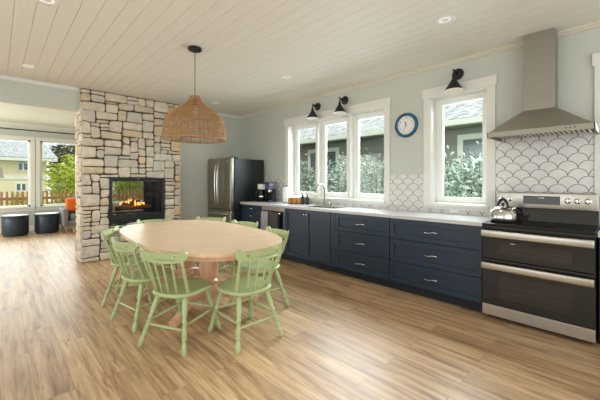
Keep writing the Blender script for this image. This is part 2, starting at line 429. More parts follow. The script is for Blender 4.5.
# living room end wall with windows
LY = 11.0
LW = [(-.95, -.05), (.00, .66), (.86, 1.70), (2.25, 3.55)]
LW = [(-.75, .66), (.86, 1.70), (2.25, 3.7)]
b = BM(); box(b, -3.0, 5.4, LY, LY+.15, 0, .64); box(b, -3.0, 5.4, LY, LY+.15, 2.40, CZ)
xs = [-3.0] + [v for w_ in LW for v in w_] + [5.4]
for i in range(0, len(xs), 2): box(b, xs[i], xs[i+1], LY, LY+.15, .64, 2.40)
struct('wall_living', b, 'wall')
b = BM(); box(b, 5.3, 5.4, BY+.1, LY, 0, CZ); box(b, KX, 5.4, BY, BY+.15, 0, CZ); struct('wall_living_side', b, 'wall')
# crown
b = BM(); s_ = .045
box(b, KX-.014, KX, -2.6, BY, CZ-s_, CZ); box(b, KX-.03, KX-.014, -2.6, BY, CZ-.02, CZ); struct('trim_1', b, 'crown')
b = BM(); box(b, 2.62, KX-.03, BY-.014, BY, CZ-s_, CZ); struct('trim_2', b, 'trim')
b = BM(); box(b, -3.0, .955, SY+.045, SY+.06, CZ-.05, CZ); struct('trim_3', b, 'trim')
b = BM(); box(b, -3.0, 5.3, LY-.03, LY, CZ-.13, CZ); box(b, -3.0, 5.3, LY-.06, LY-.03, CZ-.05, CZ); struct('trim_4', b, 'trim')
b = BM(); box(b, -3.0, 5.3, LY-.015, LY, 0, .14); struct('baseboard_living', b, 'trim')
b = BM(); box(b, 2.62, 3.2, BY-.015, BY, 0, .14); struct('baseboard_back', b, 'trim')

# ------------------------------------------------------------------ windows in the kitchen wall
def kitchen_window(idx, y0, y1, z0, z1, n):
    t = sthing('window_%d' % idx, (KX, (y0+y1)/2, z0))
    c = BM(); cw = .085
    box(c, KX-.02, KX, y0-cw, y0+.005, z0-.06, z1+.01, .002); box(c, KX-.02, KX, y1-.005, y1+cw, z0-.06, z1+.01, .002)
    box(c, KX-.028, KX, y0-cw-.015, y1+cw+.015, z1, z1+.115, .002)
    box(c, KX-.045, KX, y0-cw*.2, y1+cw*.2, z0-.03, z0+.006, .003); box(c, KX-.015, KX, y0, y1, z0-.065, z0-.03)
    struct('casing', c, 'trim', t)
    j = BM()   # jamb lining
    box(j, KX, KX+.20, y0, y0+.012, z0, z1); box(j, KX, KX+.20, y1-.012, y1, z0, z1); box(j, KX, KX+.20, y0, y1, z0, z0+.012); box(j, KX, KX+.20, y0, y1, z1-.012, z1)
    mw = .055; W_ = (y1-y0-.024-mw*(n-1))/n
    for i in range(n-1):
        m0 = y0+.012+(i+1)*W_+i*mw; box(j, KX+.05, KX+.16, m0, m0+mw, z0, z1)
    struct('jamb', j, 'trim', t)
    for i in range(n):
        a = y0+.012+i*(W_+mw); e = a+W_; s = BM(); f = .084 if n > 1 else .074; X0, X1 = KX+.145, KX+.19
        box(s, X0, X1, a, a+f, z0+.012, z1-.012, .003); box(s, X0, X1, e-f, e, z0+.012, z1-.012, .003)
        box(s, X0, X1, a+f, e-f, z0+.012, z0+.012+f, .003); box(s, X0, X1, a+f, e-f, z1-.012-f, z1-.012, .003)
        so = struct('sash', s, 'vinyl', t)
        box(s2 := BM(), X0+.012, X1-.004, a+f, a+f+.012, z0+.09, z1-.09); box(s2, X0+.012, X1-.004, e-f-.012, e-f, z0+.09, z1-.09); struct('glazing_bead', s2, 'vinyl', so)
        g = BM(); box(g, KX+.168, KX+.172, a+f-.003, e-f+.003, z0+.09, z1-.09); struct('pane', g, 'glass', so)
    return t
kitchen_window(1, *OP[0], 3); kitchen_window(2, *OP[1], 1); kitchen_window(3, *OP[2], 1)
def living_window(idx, x0, x1, z0, z1, sill=True):
    t = sthing('window_%d' % idx, ((x0+x1)/2, LY, z0))
    c = BM(); cw = .09
    box(c, x0-cw, x0, LY-.02, LY, z0-.03, z1); box(c, x1, x1+cw, LY-.02, LY, z0-.03, z1)
    box(c, x0-cw, x1+cw, LY-.025, LY, z1, z1+.09); box(c, x0-cw-.02, x1+cw+.02, LY-.05, LY, z0-.03, z0); box(c, x0-cw, x1+cw, LY-.02, LY, z0-.11, z0-.03)
    struct('casing', c, 'trim', t)
    s = BM(); f = .045
    box(s, x0, x0+f, LY+.03, LY+.09, z0, z1); box(s, x1-f, x1, LY+.03, LY+.09, z0, z1); box(s, x0, x1, LY+.03, LY+.09, z0, z0+f); box(s, x0, x1, LY+.03, LY+.09, z1-f, z1)
    so = struct('sash', s, 'vinyl', t)
    g = BM(); box(g, x0+f, x1-f, LY+.058, LY+.062, z0+f, z1-f); struct('pane', g, 'glass', so)
for i, (x0, x1) in enumerate(LW): living_window(4+i, x0, x1, .64, 2.40)
# curtain rod
t = thing('curtain_rod', (.9, LY-.1, 2.63), 'dark metal curtain rod running above the living room windows', 'curtain rod')
b = BM(); tube(b, [(-2.5, LY-.1, 2.645), (4.6, LY-.1, 2.645)], .014, 8); obj('rod', b, 'rodblack', t, True)
for x in (-1.5, 1.9, 4.3):
    b = BM(); box(b, x-.01, x+.01, LY-.1, LY-.001, 2.64, 2.66); obj('bracket', b, 'rodblack', t)

# ------------------------------------------------------------------ stone fireplace
SX0, SX1, SY1 = .985, 2.60, 6.55
FX0, FX1, FZ0, FZ1 = .985+6*.0652, .985+20*.0652, 9*.0652-.03, 21*.0652+.008
fp = thing('stone_fireplace', ((SX0+SX1)/2, (SY+SY1)/2, 0), 'floor to ceiling pale stone fireplace column with a see-through firebox', 'fireplace')
b = BM(); mi = .022
box(b, SX0+mi, FX0, SY+mi, SY1-mi, 0, CZ); box(b, FX1, SX1-mi, SY+mi, SY1-mi, 0, CZ)
box(b, FX0, FX1, SY+mi, SY1-mi, 0, FZ0); box(b, FX0, FX1, SY+mi, SY1-mi, FZ1, CZ)
obj('mortar_core', b, 'mortar', fp)
def pack(nu, nv, blocked):
    g = [[None]*nv for _ in range(nu)]; out = []
    sizes = [(5, 2), (4, 2), (3, 2), (5, 2), (4, 3), (3, 3), (4, 3), (2, 2), (2, 1), (3, 1), (4, 1), (2, 3), (2, 2), (3, 2), (4, 2), (4, 2), (5, 2), (1, 1)]
    for v in range(nv):
        for u in range(nu):
            if g[u][v] is not None or blocked(u, v): continue
            cand = random.sample(sizes, len(sizes)) + [(2, 1), (1, 1)]
            for (a, c) in cand:
                ok = u+a <= nu and v+c <= nv and all(g[i][j] is None and not blocked(i, j) for i in range(u, u+a) for j in range(v, v+c))
                if ok and (a, c) == (1, 1) and cand.index((a, c)) < len(sizes): continue
                if ok:
                    left_over = 0
                    if u+a < nu and not blocked(u+a, v) and g[u+a][v] is None and (u+a+1 >= nu or blocked(u+a+1, v) or g[u+a+1][v] is not None): continue
                    break
            else:
                a = c = 1
            if not ok: a = c = 1
            for i in range(u, u+a):
                for j in range(v, v+c): g[i][j] = 1
            out.append((u, v, a, c))
    return out
tones = [(216, 206, 188), (210, 199, 180), (204, 195, 180), (220, 209, 190), (214, 198, 170), (208, 202, 192), (200, 190, 174), (218, 207, 190), (212, 192, 162), (210, 201, 186), (215, 205, 188)]
# grid lines of the masonry are shared so the joints wander together
def jit(u, v, s):
    rnd = random.Random(u*7919+v*104729+s*31); return rnd.uniform(-.017, .017), rnd.uniform(-.014, .014)
def stones(bm, lay, rects, cell, place, seed, nu, nv):
    for (u, v, a, c) in rects:
        j = .0075; pts = []
        cor = [(u, v), (u+a, v), (u+a, v+c), (u, v+c)]; cc = []
        for (p, q) in cor:
            dx, dz = jit(p, q, seed)
            if p <= 0 or p >= nu: dx = 0
            if q <= 0 or q >= nv: dz = 0
            cc.append(Vector((p*cell+dx, q*cell+dz)))
        cen = sum(cc, Vector((0, 0)))/4
        # pull in for joint, round the corners
        rr = min(.03, .3*min(a, c)*cell)*random.uniform(.6, 1.1); poly = []
        for i in range(4):
            P = cc[i]; A = (cc[i-1]-P).normalized(); B = (cc[(i+1) % 4]-P).normalized()
            P2 = P + (A+B)*j
            poly += [P2 + A*rr, P2 + (A+B)*rr*.28, P2 + B*rr]
        # wavy long edges
        full = []
        for i, p in enumerate(poly):
            q = poly[(i+1) % len(poly)]; full.append(p)
            if (q-p).length > .08:
                mid = (p+q)/2; nrm = Vector((-(q-p).y, (q-p).x)).normalized(); full.append(mid + nrm*random.uniform(-.004, .004))
        d = random.uniform(.0, .016)
        tone = random.choice(tones); f_ = random.uniform(.93, 1.05); col = tuple(v_*f_ for v_ in lin(tone)) + (1,)
        n = len(full); rings = []
        for (ins, dep) in ((0, .03), (.0, .006), (.006, 0), (.014, -.003)):
            rings.append([bm.verts.new(place(*(p + (cen-p).normalized()*ins), dep - d if dep < .02 else dep)) for p in full])
        fs = []
        for r0, r1 in zip(rings, rings[1:]):
            for i in range(n): fs.append(bm.faces.new((r0[i], r0[(i+1) % n], r1[(i+1) % n], r1[i])))
        cv = bm.verts.new(place(cen.x, cen.y, -.005-d))
        for i in range(n): fs.append(bm.faces.new((rings[-1][i], rings[-1][(i+1) % n], cv)))
        for f in fs:
            f.smooth = True
            for l in f.loops: l[lay] = col
b = BM(); lay = b.loops.layers.float_color.new('stone_tone')
nu, nv = 25, 43; SX1 = SX0+25*.0652; cell = .0652
front = pack(nu, nv, lambda u, v: 6 <= u < 20 and 9 <= v < 21)
stones(b, lay, front, cell, lambda p, q, d: (SX0+p, SY+d, q), 1, nu, nv)
side = pack(7, nv, lambda u, v: False); cs = (SY1-SY)/7
stones(b, lay, side, .0652, lambda p, q, d: (SX0+d, SY+.0+p*(SY1-SY)/(7*.0652), q), 2, 7, nv)
side = pack(3, nv, lambda u, v: False)
stones(b, lay, side, .0652, lambda p, q, d: (SX1-d, SY+p, q), 3, 3, nv)
bmesh.ops.recalc_face_normals(b, faces=b.faces[:])
obj('stone_facing', b, 'stone', fp)
# firebox
b = BM(); th = .045; fr = SY-.012; fb = SY+.03
box(b, FX0, FX0+th, fr, fb, FZ0, FZ1, .003); box(b, FX1-th, FX1, fr, fb, FZ0, FZ1, .003)
box(b, FX0+th, FX1-th, fr, fb, FZ1-.03, FZ1, .003); box(b, FX0+th, FX1-th, fr+.03, fb, FZ1-.065, FZ1-.035); box(b, FX0+th, FX1-th, fr, fb, FZ0+.1, FZ0+.19, .003)
box(b, FX0+th, FX1-th, fr+.035, fb, FZ0, FZ0+.11); box(b, FX0+th, FX1-th, fr, fb, FZ0, FZ0+.025, .003)
ff = obj('firebox_frame', b, 'black', fp)
IX0, IX1, IZ0, IZ1 = FX0+th, FX1-th, FZ0+.19, FZ1-.065
b = BM(); box(b, FX0+.001, IX0+.012, fb, SY1-.03, IZ0, IZ1); box(b, IX1-.012, FX1-.001, fb, SY1-.03, IZ0, IZ1)
box(b, FX0+.001, FX1-.001, fb, SY1-.03, FZ0, IZ0); box(b, FX0+.001, FX1-.001, fb, SY1-.03, IZ1, FZ1)
box(b, IX1-.2, IX1-.01, SY1-.1, SY1-.03, IZ0, IZ1)
obj('firebox_liner', b, 'firebrick', fp)
b = BM(); box(b, IX0, IX1, SY+.012, SY+.016, IZ0, IZ1); obj('fire_glass', b, 'fireglass', fp)
b = BM(); box(b, IX0, IX1, SY1-.02, SY1-.016, IZ0, IZ1); obj('fire_glass', b, 'fireglass', fp)
b = BM(); box(b, (FX0+FX1)/2-.02, (FX0+FX1)/2+.02, fr-.008, fr, FZ1-.022, FZ1-.012, .002); obj('latch', b, 'chrome', ff)
lg = [((1.52, 6.28, .83), (2.08, 6.33, .84), .04), ((1.56, 6.36, .82), (2.12, 6.24, .85), .035), ((1.62, 6.24, .90), (2.02, 6.38, .88), .03), ((1.66, 6.38, .90), (1.9, 6.22, .96), .025)]
for p, q, r in lg:
    t_ = BM(); P, Q = Vector(p), Vector(q)
    tube(t_, [P.lerp(Q, i/6) + Vector((0, 0, random.uniform(-.008, .008))) for i in range(7)], [r*random.uniform(.85, 1.1) for _ in range(7)], 9)
    obj('log', t_, 'log', fp, True)
b = BM()
tube(b, [(1.5, 6.31, IZ0+.012), (2.1, 6.31, IZ0+.012)], .012, 8); obj('burner_bar', b, 'log', fp, True)
for i in range(13):
    b = BM(); x = 1.60+i*.033+random.uniform(-.01, .01); y = 6.29+random.uniform(-.06, .06); hh = (.05+.11*math.exp(-((x-1.80)/.09)**2))*random.uniform(.7, 1.1); sway = random.uniform(-.02, .02); z0_ = random.uniform(.86, .90)
    tube(b, [(x, y, z0_), (x+sway*.4, y, z0_+hh*.3), (x-sway*.4, y, z0_+hh*.65), (x+sway, y, z0_+hh)], [.010, .015, .008, .001], 6)
    obj('flame', b, 'flame', fp, True)
for p, q, r in (((1.58, 6.30, .845), (1.9, 6.25, .87), .012), ((1.75, 6.36, .85), (2.1, 6.28, .87), .011)):
    b = BM(); tube(b, [p, q], r, 8); obj('glowing_coal', b, 'ember', fp, True)

# ------------------------------------------------------------------ backsplash
b = BM(); TX = KX-.008
def tl(y0, y1, z0, z1): box(b, TX, KX, y0, y1, z0, z1)
tl(OP[0][1]+.086, BY-.95, .915, 1.405); tl(OP[0][0]-.086, OP[0][1]+.086, .915, OP[0][2]-.066)
tl(OP[1][1]+.086, OP[0][0]-.086, .915, 1.405); tl(OP[1][0]-.086, OP[1][1]+.086, .915, OP[1][2]-.066)
tl(OP[2][1]+.086, OP[1][0]-.086, .915, 1.80); tl(-.9, OP[2][1]+.086, .915, OP[2][2]-.066)
struct('trim_5', b, 'tile')

# ------------------------------------------------------------------ cabinets
FXc = 3.45
def shaker(bm, y0, y1, z0, z1, st=.055, x=FXc):
    box(bm, x, x+.02, y0, y0+st, z0, z1, .0015, 1); box(bm, x, x+.02, y1-st, y1, z0, z1, .0015, 1)
    box(bm, x, x+.02, y0+st, y1-st, z0, z0+st, .0015, 1); box(bm, x, x+.02, y0+st, y1-st, z1-st, z1, .0015, 1)
    box(bm, x+.014, x+.02, y0+st-.001, y1-st+.001, z0+st-.001, z1-st+.001)
def bow_pull(y, z, w_=.13, x=FXc):
    b = BM(); n = 12
    pts = [(x-.026*math.sin(PI*(.08+.84*i/n))**.5, y-w_/2+w_*i/n, z+.006*math.sin(2*PI*i/n)) for i in range(n+1)]
    pts = [(x+.002, y-w_/2, z)] + pts + [(x+.002, y+w_/2, z)]
    tube(b, pts, [.007]+[.0045+.003*abs(math.cos(PI*i/n)) for i in range(n+1)]+[.007], 8)
    return b
def cabinet(y0, y1, label, drawers=None, doors=0, stile=0):
    t = thing('base_cabinet', ((FXc+KX)/2, (y0+y1)/2, 0), label, 'cabinet', 'navy base cabinets under the counter')
    b = BM(); box(b, FXc+.021, KX-.002, y0, y0+.018, .1, .873); box(b, FXc+.021, KX-.002, y1-.018, y1, .1, .873)
    box(b, FXc+.021, KX-.002, y0, y1, .1, .12); box(b, FXc+.021, FXc+.04, y0, y1, .1, .64); box(b, KX-.02, KX-.002, y0, y1, .1, .873)
    if not doors: box(b, FXc+.021, FXc+.04, y0, y1, .6, .873)
    else: box(b, FXc+.021, FXc+.04, y0, y1, .6, .7); box(b, FXc+.021, FXc+.04, y0, y1, .85, .873); box(b, FXc+.021, FXc+.023, y0, y1, .69, .86)
    obj('body', b, 'navy', t)
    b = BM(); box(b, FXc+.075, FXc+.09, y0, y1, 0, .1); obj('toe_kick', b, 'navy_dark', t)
    if stile:
        b = BM(); box(b, FXc, FXc+.02, y1-stile, y1-.001, .105, .87, .0015, 1); obj('filler_stile', b, 'navy', t)
    Y0, Y1 = y0+.0025, y1-.0025-stile
    for (z0, z1) in (drawers or []):
        b = BM(); shaker(b, Y0, Y1, z0, z1, min(.055, (z1-z0)*.27)); d = obj('drawer', b, 'navy', t)
        obj('handle', bow_pull((Y0+Y1)/2, (z0+z1)/2, .14 if Y1-Y0 > .7 else .11), 'chrome', d, True)
    for i in range(doors):
        w_ = (Y1-Y0)/doors; b = BM(); shaker(b, Y0+i*w_+.0015, Y0+(i+1)*w_-.0015, .11, .868); d = obj('door', b, 'navy', t)
        ky = Y0+w_-.03 if i == 0 else Y0+w_+.03
        k_ = BM(); lathe(k_, [(.006, 0), (.006, -.012), (.015, -.016), (.016, -.024), (.009, -.029)], (FXc, ky, .80), 14, 'x'); obj('knob', k_, 'chrome', d, True)
    return t
cabinet(4.60, 5.255, 'narrow navy drawer cabinet between the fridge and the dishwasher', [(.735, .868), (.607, .73), (.479, .602), (.11, .474)])
cabinet(2.97, 3.955, 'navy sink cabinet with two panel doors and round knobs', None, 2)
cabinet(2.03, 2.965, 'navy three-drawer cabinet right of the sink cabinet', [(.634, .868), (.364, .629), (.11, .359)], 0, .085)
cabinet(1.01, 2.025, 'wide navy three-drawer cabinet left of the range', [(.634, .868), (.364, .629), (.11, .359)])
cabinet(-.75, .175, 'navy cabinet right of the range cut by the frame', [(.634, .868), (.364, .629), (.11, .359)])
# counters (with sink cutout)
SKY0, SKY1, SKX0, SKX1 = 3.0, 3.66, 3.56, 3.93
b = BM(); cx0 = 3.425; z0, z1 = .875, .915
box(b, cx0, TX, 1.0, SKY0, z0, z1, .003); box(b, cx0, TX, SKY1, 5.262, z0, z1, .003); box(b, cx0, SKX0, SKY0-.004, SKY1+.004, z0, z1, .003); box(b, SKX1, TX, SKY0-.004, SKY1+.004, z0, z1, .003)
tag(obj('countertop', b, 'quartz', None, base=(3.75, 3.1, .875)), 'long pale quartz countertop running from the fridge to the range', 'countertop')
b = BM(); box(b, cx0, TX, -.76, .18, z0, z1, .003)
tag(obj('countertop', b, 'quartz', None, base=(3.75, -.3, .875)), 'short pale quartz countertop right of the range', 'countertop')
# sink
t = thing('kitchen_sink', (3.745, 3.33, .70), 'stainless double bowl sink set into the pale counter', 'sink')
for (a, e) in ((SKY0+.002, 3.32), (3.34, SKY1-.002)):
    b = BM(); X0, X1 = SKX0+.002, SKX1-.002; zb = .705
    box(b, X0, X1, a, e, zb, zb+.006); box(b, X0, X0+.006, a, e, zb, .905); box(b, X1-.006, X1, a, e, zb, .905); box(b, X0, X1, a, a+.006, zb, .905); box(b, X0, X1, e-.006, e, zb, .905)
    o = obj('bowl', b, 'steel', t)
    b = BM(); lathe(b, [(.03, 0), (.035, .003), (.02, .004)], ((X0+X1)/2, (a+e)/2, zb+.006), 16); obj('drain', b, 'chrome', o)
t = thing('faucet', (3.985, 3.56, .915), 'tall gooseneck chrome faucet behind the sink', 'faucet')
b = BM(); lathe(b, [(.03, 0), (.03, .008), (.018, .015), (.016, .10), (.013, .11)], (3.985, 3.56, .9152), 16)
R_ = .11; pts = [(3.985, 3.56, 1.0), (3.985, 3.56, 1.155)] + [(3.985-R_+R_*math.cos(a), 3.56, 1.155+R_*math.sin(a)) for a in [PI*i/12 for i in range(1, 13)]] + [(3.765, 3.56, 1.12)]
tube(b, pts, .0125, 10); obj('spout', b, 'steel_fridge', t, True)
b = BM(); tube(b, [(3.765, 3.56, 1.12), (3.765, 3.56, 1.085)], [.014, .015], 10); obj('spray_head', b, 'chrome', t, True)
b = BM(); lathe(b, [(.02, 0), (.016, .03), (.012, .05)], (3.985, 3.45, .9152), 12); tube(b, [(3.985, 3.45, .965), (3.94, 3.42, .985)], [.008, .006], 8); obj('side_lever', b, 'chrome', t, True)

# dishwasher and towels
t = thing('dishwasher', (3.77, 4.275, 0), 'stainless dishwasher with a bar handle under the counter', 'dishwasher')
b = BM(); box(b, FXc+.02, KX-.03, 3.962, 4.592, .10, .87); obj('body', b, 'dark_plastic', t)
b = BM(); box(b, FXc-.005, FXc+.02, 3.982, 4.572, .115, .80, .004); dwd = obj('door', b, 'dark_plastic', t)
b = BM(); box(b, FXc-.005, FXc+.02, 3.966, 3.981, .115, .80); obj('side_trim', b, 'steel', dwd)
b = BM(); box(b, FXc-.005, FXc+.02, 4.573, 4.588, .115, .80); obj('side_trim', b, 'steel', dwd)
b = BM(); box(b, FXc-.002, FXc+.02, 3.966, 4.588, .805, .868, .003); obj('control_panel', b, 'steel', t)
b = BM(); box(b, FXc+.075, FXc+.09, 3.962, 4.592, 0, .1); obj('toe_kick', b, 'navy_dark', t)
b = BM(); tube(b, [(FXc-.05, 4.01, .775), (FXc-.05, 4.545, .775)], .011, 10)
for y in (4.03, 4.525): tube(b, [(FXc-.05, y, .775), (FXc-.004, y, .775)], .009, 8)
obj('handle', b, 'chrome', t, True)
def towel(y0, y1, zb, m, label):
    b = BM(); n = 14; rows = []
    prof = [(-.034, zb+.12), (-.034, .70), (-.036, .775), (-.05, .79), (-.0645, .775), (-.066, .6), (-.068, zb)]
    for k, (dx, z) in enumerate(prof):
        rows.append([b.verts.new((FXc+dx - (.006*math.sin(i*1.9)*(1 if z < .7 else .2) if dx < -.05 else 0), y0+(y1-y0)*i/n, z)) for i in range(n+1)])
    for r0, r1 in zip(rows, rows[1:]):
        for i in range(n): b.faces.new((r0[i], r0[i+1], r1[i+1], r1[i]))
    o = obj('hand_towel', b, m, None, True, base=(FXc-.06, (y0+y1)/2, .5)); so = o.modifiers.new('thick', 'SOLIDIFY'); so.thickness = .004; so.offset = 1
    tag(o, label, 'towel', 'towels on the dishwasher handle')
towel(4.33, 4.52, .34, 'towel_grey', 'light grey hand towel hanging on the dishwasher handle')
towel(4.06, 4.27, .30, 'towel_dark', 'charcoal hand towel hanging on the dishwasher handle')

# ------------------------------------------------------------------ fridge
FY0, FY1 = 5.30, 6.19
t = thing('refrigerator', (3.7, (FY0+FY1)/2, 0), 'tall slate steel french door refrigerator in the corner', 'refrigerator')
b = BM(); box(b, 3.33, 4.03, FY0, FY1, .03, 1.755, .004); box(b, 3.4, 4.0, FY0+.05, FY1-.05, 0, .03); obj('body', b, 'fridge_side', t)
my = (FY0+FY1)/2
for i, (a, e) in enumerate(((FY0, my-.002), (my+.002, FY1))):
    b = BM(); box(b, 3.235, 3.325, a+.001, e-.001, .755, 1.78, .018, 3); d = obj('door', b, 'steel_fridge', t, 'auto')
    hy = my-.045 if i == 0 else my+.045; h_ = BM()
    tube(h_, [(3.236, hy, .84), (3.20, hy, .86), (3.178, hy, 1.0), (3.172, hy, 1.25), (3.178, hy, 1.5), (3.20, hy, 1.64), (3.236, hy, 1.66)], [.013, .015, .014, .014, .014, .015, .013], 10)
    obj('handle', h_, 'chrome', d, True)
    if i == 0:
        l_ = BM(); lathe(l_, [(.018, 0), (.018, -.002), (.015, -.003)], (3.235, FY0+.12, 1.7), 18, 'x'); bd = obj('badge', l_, 'chrome', d)
b = BM(); box(b, 3.235, 3.325, FY0+.001, FY1-.001, .10, .745, .018, 3); d = obj('freezer_drawer', b, 'steel_fridge', t, 'auto')
b = BM(); tube(b, [(3.24, FY0+.08, .68), (3.19, FY0+.1, .68), (3.185, my, .68), (3.19, FY1-.1, .68), (3.24, FY1-.08, .68)], .014, 10); obj('handle', b, 'chrome', d, True)
b = BM(); box(b, 3.26, 3.42, FY0+.02, FY0+.09, 1.755, 1.79, .005); obj('hinge_cover', b, 'black', t)
b = BM(); box(b, 3.26, 3.42, FY1-.09, FY1-.02, 1.755, 1.79, .005); obj('hinge_cover', b, 'black', t)

# ------------------------------------------------------------------ range
RY0, RY1, RX = .187, .998, 3.40
t = thing('range', (3.73, (RY0+RY1)/2, 0), 'stainless double oven electric range with black glass cooktop', 'range')
b = BM(); box(b, RX+.045, KX-.03, RY0+.002, RY1-.002, .03, .895); box(b, RX+.09, KX-.05, RY0+.03, RY1-.03, 0, .03); obj('body', b, 'black', t)
b = BM(); box(b, RX+.008, KX-.10, RY0, RY1, .895, .917, .003)
o = obj('cooktop', b, 'blackglass', t)
for (x, y, r) in ((3.58, .40, .11), (3.60, .79, .09), (3.80, .40, .08), (3.80, .79, .10)):
    b = BM(); n = 40
    vs = [[b.verts.new((x+q*math.cos(2*PI*k/n), y+q*math.sin(2*PI*k/n), .9176)) for k in range(n)] for q in (r, r-.003)]
    for k in range(n): b.faces.new((vs[0][k], vs[0][(k+1) % n], vs[1][(k+1) % n], vs[1][k]))
    obj('burner_ring', b, 'ovenframe', o)
b = BM(); box(b, RX, RX+.045, RY0+.001, RY1-.001, .866, .895, .003); obj('front_edge', b, 'ovenframe', t)
def oven_door(z0, z1, hz, wz0, wz1):
    b = BM(); box(b, RX, RX+.042, RY0+.003, RY1-.003, z0, z1, .004); d = obj('oven_door', b, 'ovenframe', t)
    b = BM(); box(b, RX-.002, RX+.001, RY0+.14, RY1-.14, wz0, wz1, .001, 1); wdw = obj('door_window', b, 'ovenglass', d)
    b = BM()
    for k in range(2): 
        zz = wz0+(wz1-wz0)*(.3+.3*k); tube(b, [(RX-.0025, RY0+.16, zz), (RX-.0025, RY1-.16, zz)], .0012, 5)
    obj('rack_line', b, 'rackgrey', wdw)
    b = BM(); box(b, RX-.058, RX-.032, RY0+.006, RY1-.006, hz-.032, hz+.032, .009, 3)
    for y in (RY0+.03, RY1-.03): box(b, RX-.04, RX+.002, y-.016, y+.016, hz-.02, hz+.02, .004)
    obj('handle', b, 'steel', d, 'auto')
oven_door(.585, .862, .824, .625, .745); oven_door(.148, .580, .520, .215, .435)
b = BM(); box(b, RX, RX+.042, RY0+.003, RY1-.003, .042, .143, .004); o = obj('warming_drawer', b, 'steel', t)
b = BM(); lathe(b, [(.017, 0), (.017, -.003), (.0145, -.003), (.0145, -.0015), (0.0, -.0015)], (RX, .605, .092), 24, 'x'); 
for s in (-1, 1): tube(b, [(RX-.0025, .605+s*.008, .098), (RX-.0025, .605+s*.004, .087), (RX-.0025, .605+s*.001, .094)], .0012, 5)
obj('badge', b, 'towel_grey', o)
b = BM(); hexa(b, [(KX-.16, RY0+.012, .9175), (KX-.03, RY0+.012, .9175), (KX-.03, RY1-.001, .9175), (KX-.16, RY1-.001, .9175), (KX-.135, RY0+.012, 1.04), (KX-.03, RY0+.012, 1.04), (KX-.03, RY1-.001, 1.04), (KX-.135, RY1-.001, 1.04)])
obj('backguard_base', b, 'blackglass', t)
b = BM(); box(b, KX-.15, KX-.028, RY0+.012, RY1+.006, 1.04, 1.20, .008, 3); bgp = obj('control_panel', b, 'steel', t, 'auto'); px = KX-.15
b = BM(); box(b, px-.002, px+.002, .470, .768, 1.085, 1.17, .001, 1); dsp = obj('display', b, 'blackglass', bgp)
b = BM(); add_text(b, '12:00', .022, (px-.0028, .62, 1.15)); obj('clock_digits', b, 'white', dsp)
b = BM()
for i in range(12):
    for j in range(3):
        y = .493+i*.0225
        if 4 < i < 8 and j == 2: continue
        box(b, px-.0028, px-.0018, y-.004, y+.004, 1.098+j*.022, 1.1+j*.022)
obj('touch_keys', b, 'towel_dark', dsp)
for y in (.967, .892, .412, .343, .270):
    b = BM(); lathe(b, [(.027, 0), (.027, -.004), (.021, -.008), (.019, -.028), (.016, -.030)], (px, y, 1.13), 20, 'x'); box(b, px-.033, px-.029, y-.004, y+.004, 1.112, 1.148, .001, 1); obj('knob', b, 'chrome', bgp, 'auto')
# kettle
kc = (3.665, .885, .9185)
t = thing('tea_kettle', kc, 'shiny stainless kettle with black handle on the left of the cooktop', 'kettle')
b = BM(); lathe(b, [(.108, 0), (.120, .01), (.123, .04), (.118, .075), (.102, .108), (.078, .13), (.05, .142), (.03, .146)], kc, 36); body = obj('kettle_body', b, 'kettle', t, True)
b = BM(); lathe(b, [(.045, .1435), (.042, .149), (.018, .156), (.007, .158)], kc, 24); lid = obj('lid', b, 'chrome', t, True)
b = BM(); lathe(b, [(.007, .157), (.008, .164), (.014, .17), (.012, .18), (.004, .183)], kc, 14); obj('lid_knob', b, 'black', lid, True)
b = BM(); tube(b, [(kc[0]-.02, kc[1]-.075, kc[2]+.10), (kc[0]-.028, kc[1]-.10, kc[2]+.135), (kc[0]-.03, kc[1]-.11, kc[2]+.15)], [.022, .015, .012], 12); obj('spout', b, 'chrome', t, True)
b = BM(); tube(b, [(kc[0]+.02-.04*i/10, kc[1]+.055-.11*i/10, kc[2]+.135+.085*math.sin(PI*i/10)**.8) for i in range(11)], [.008, .009]+[.0135]*7+[.009, .008], 10); obj('handle', b, 'black', t, True)

# ------------------------------------------------------------------ hood
t = thing('range_hood', (3.84, .63, 1.78), 'stainless wall chimney hood over the range', 'range hood')
HY0, HY1, HX = .20, 1.005, 3.58
b = BM(); box(b, 3.905, KX-.001, .507, .760, 2.03, CZ-.004, .002, 1); obj('chimney', b, 'steel_hood', t)
b = BM(); box(b, 3.902, 3.905, .507, .512, 2.35, 2.352)
b.free()
b = BM(); hexa(b, [(HX+.01, HY0+.01, 1.805), (KX-.001, HY0+.01, 1.805), (KX-.001, HY1-.01, 1.805), (HX+.01, HY1-.01, 1.805), (3.90, .502, 2.035), (KX-.001, .502, 2.035), (KX-.001, .765, 2.035), (3.90, .765, 2.035)])
obj('canopy', b, 'steel_hood', t)
b = BM(); box(b, HX, HX+.012, HY0, HY1, 1.755, 1.808, .002, 1); box(b, HX, KX-.001, HY0, HY0+.012, 1.755, 1.808, .002, 1); box(b, HX, KX-.001, HY1-.012, HY1, 1.755, 1.808, .002, 1); rim = obj('rim', b, 'steel_hood', t)
b = BM()
for y in (.33, .36, .39): lathe(b, [(.006, 0), (.006, -.003)], (HX, y, 1.783), 10, 'x')
obj('button', b, 'black', rim)
b = BM(); box(b, HX+.02, KX-.02, HY0+.02, HY1-.02, 1.79, 1.80); obj('filter_tray', b, 'dark_plastic', t)
b = BM(); y = HY0+.04
while y < HY1-.05:
    hexa(b, [(HX+.05, y, 1.768), (KX-.08, y, 1.768), (KX-.08, y+.018, 1.768), (HX+.05, y+.018, 1.768), (HX+.05, y+.006, 1.79), (KX-.08, y+.006, 1.79), (KX-.08, y+.024, 1.79), (HX+.05, y+.024, 1.79)]); y += .036
obj('baffle', b, 'chrome', t)

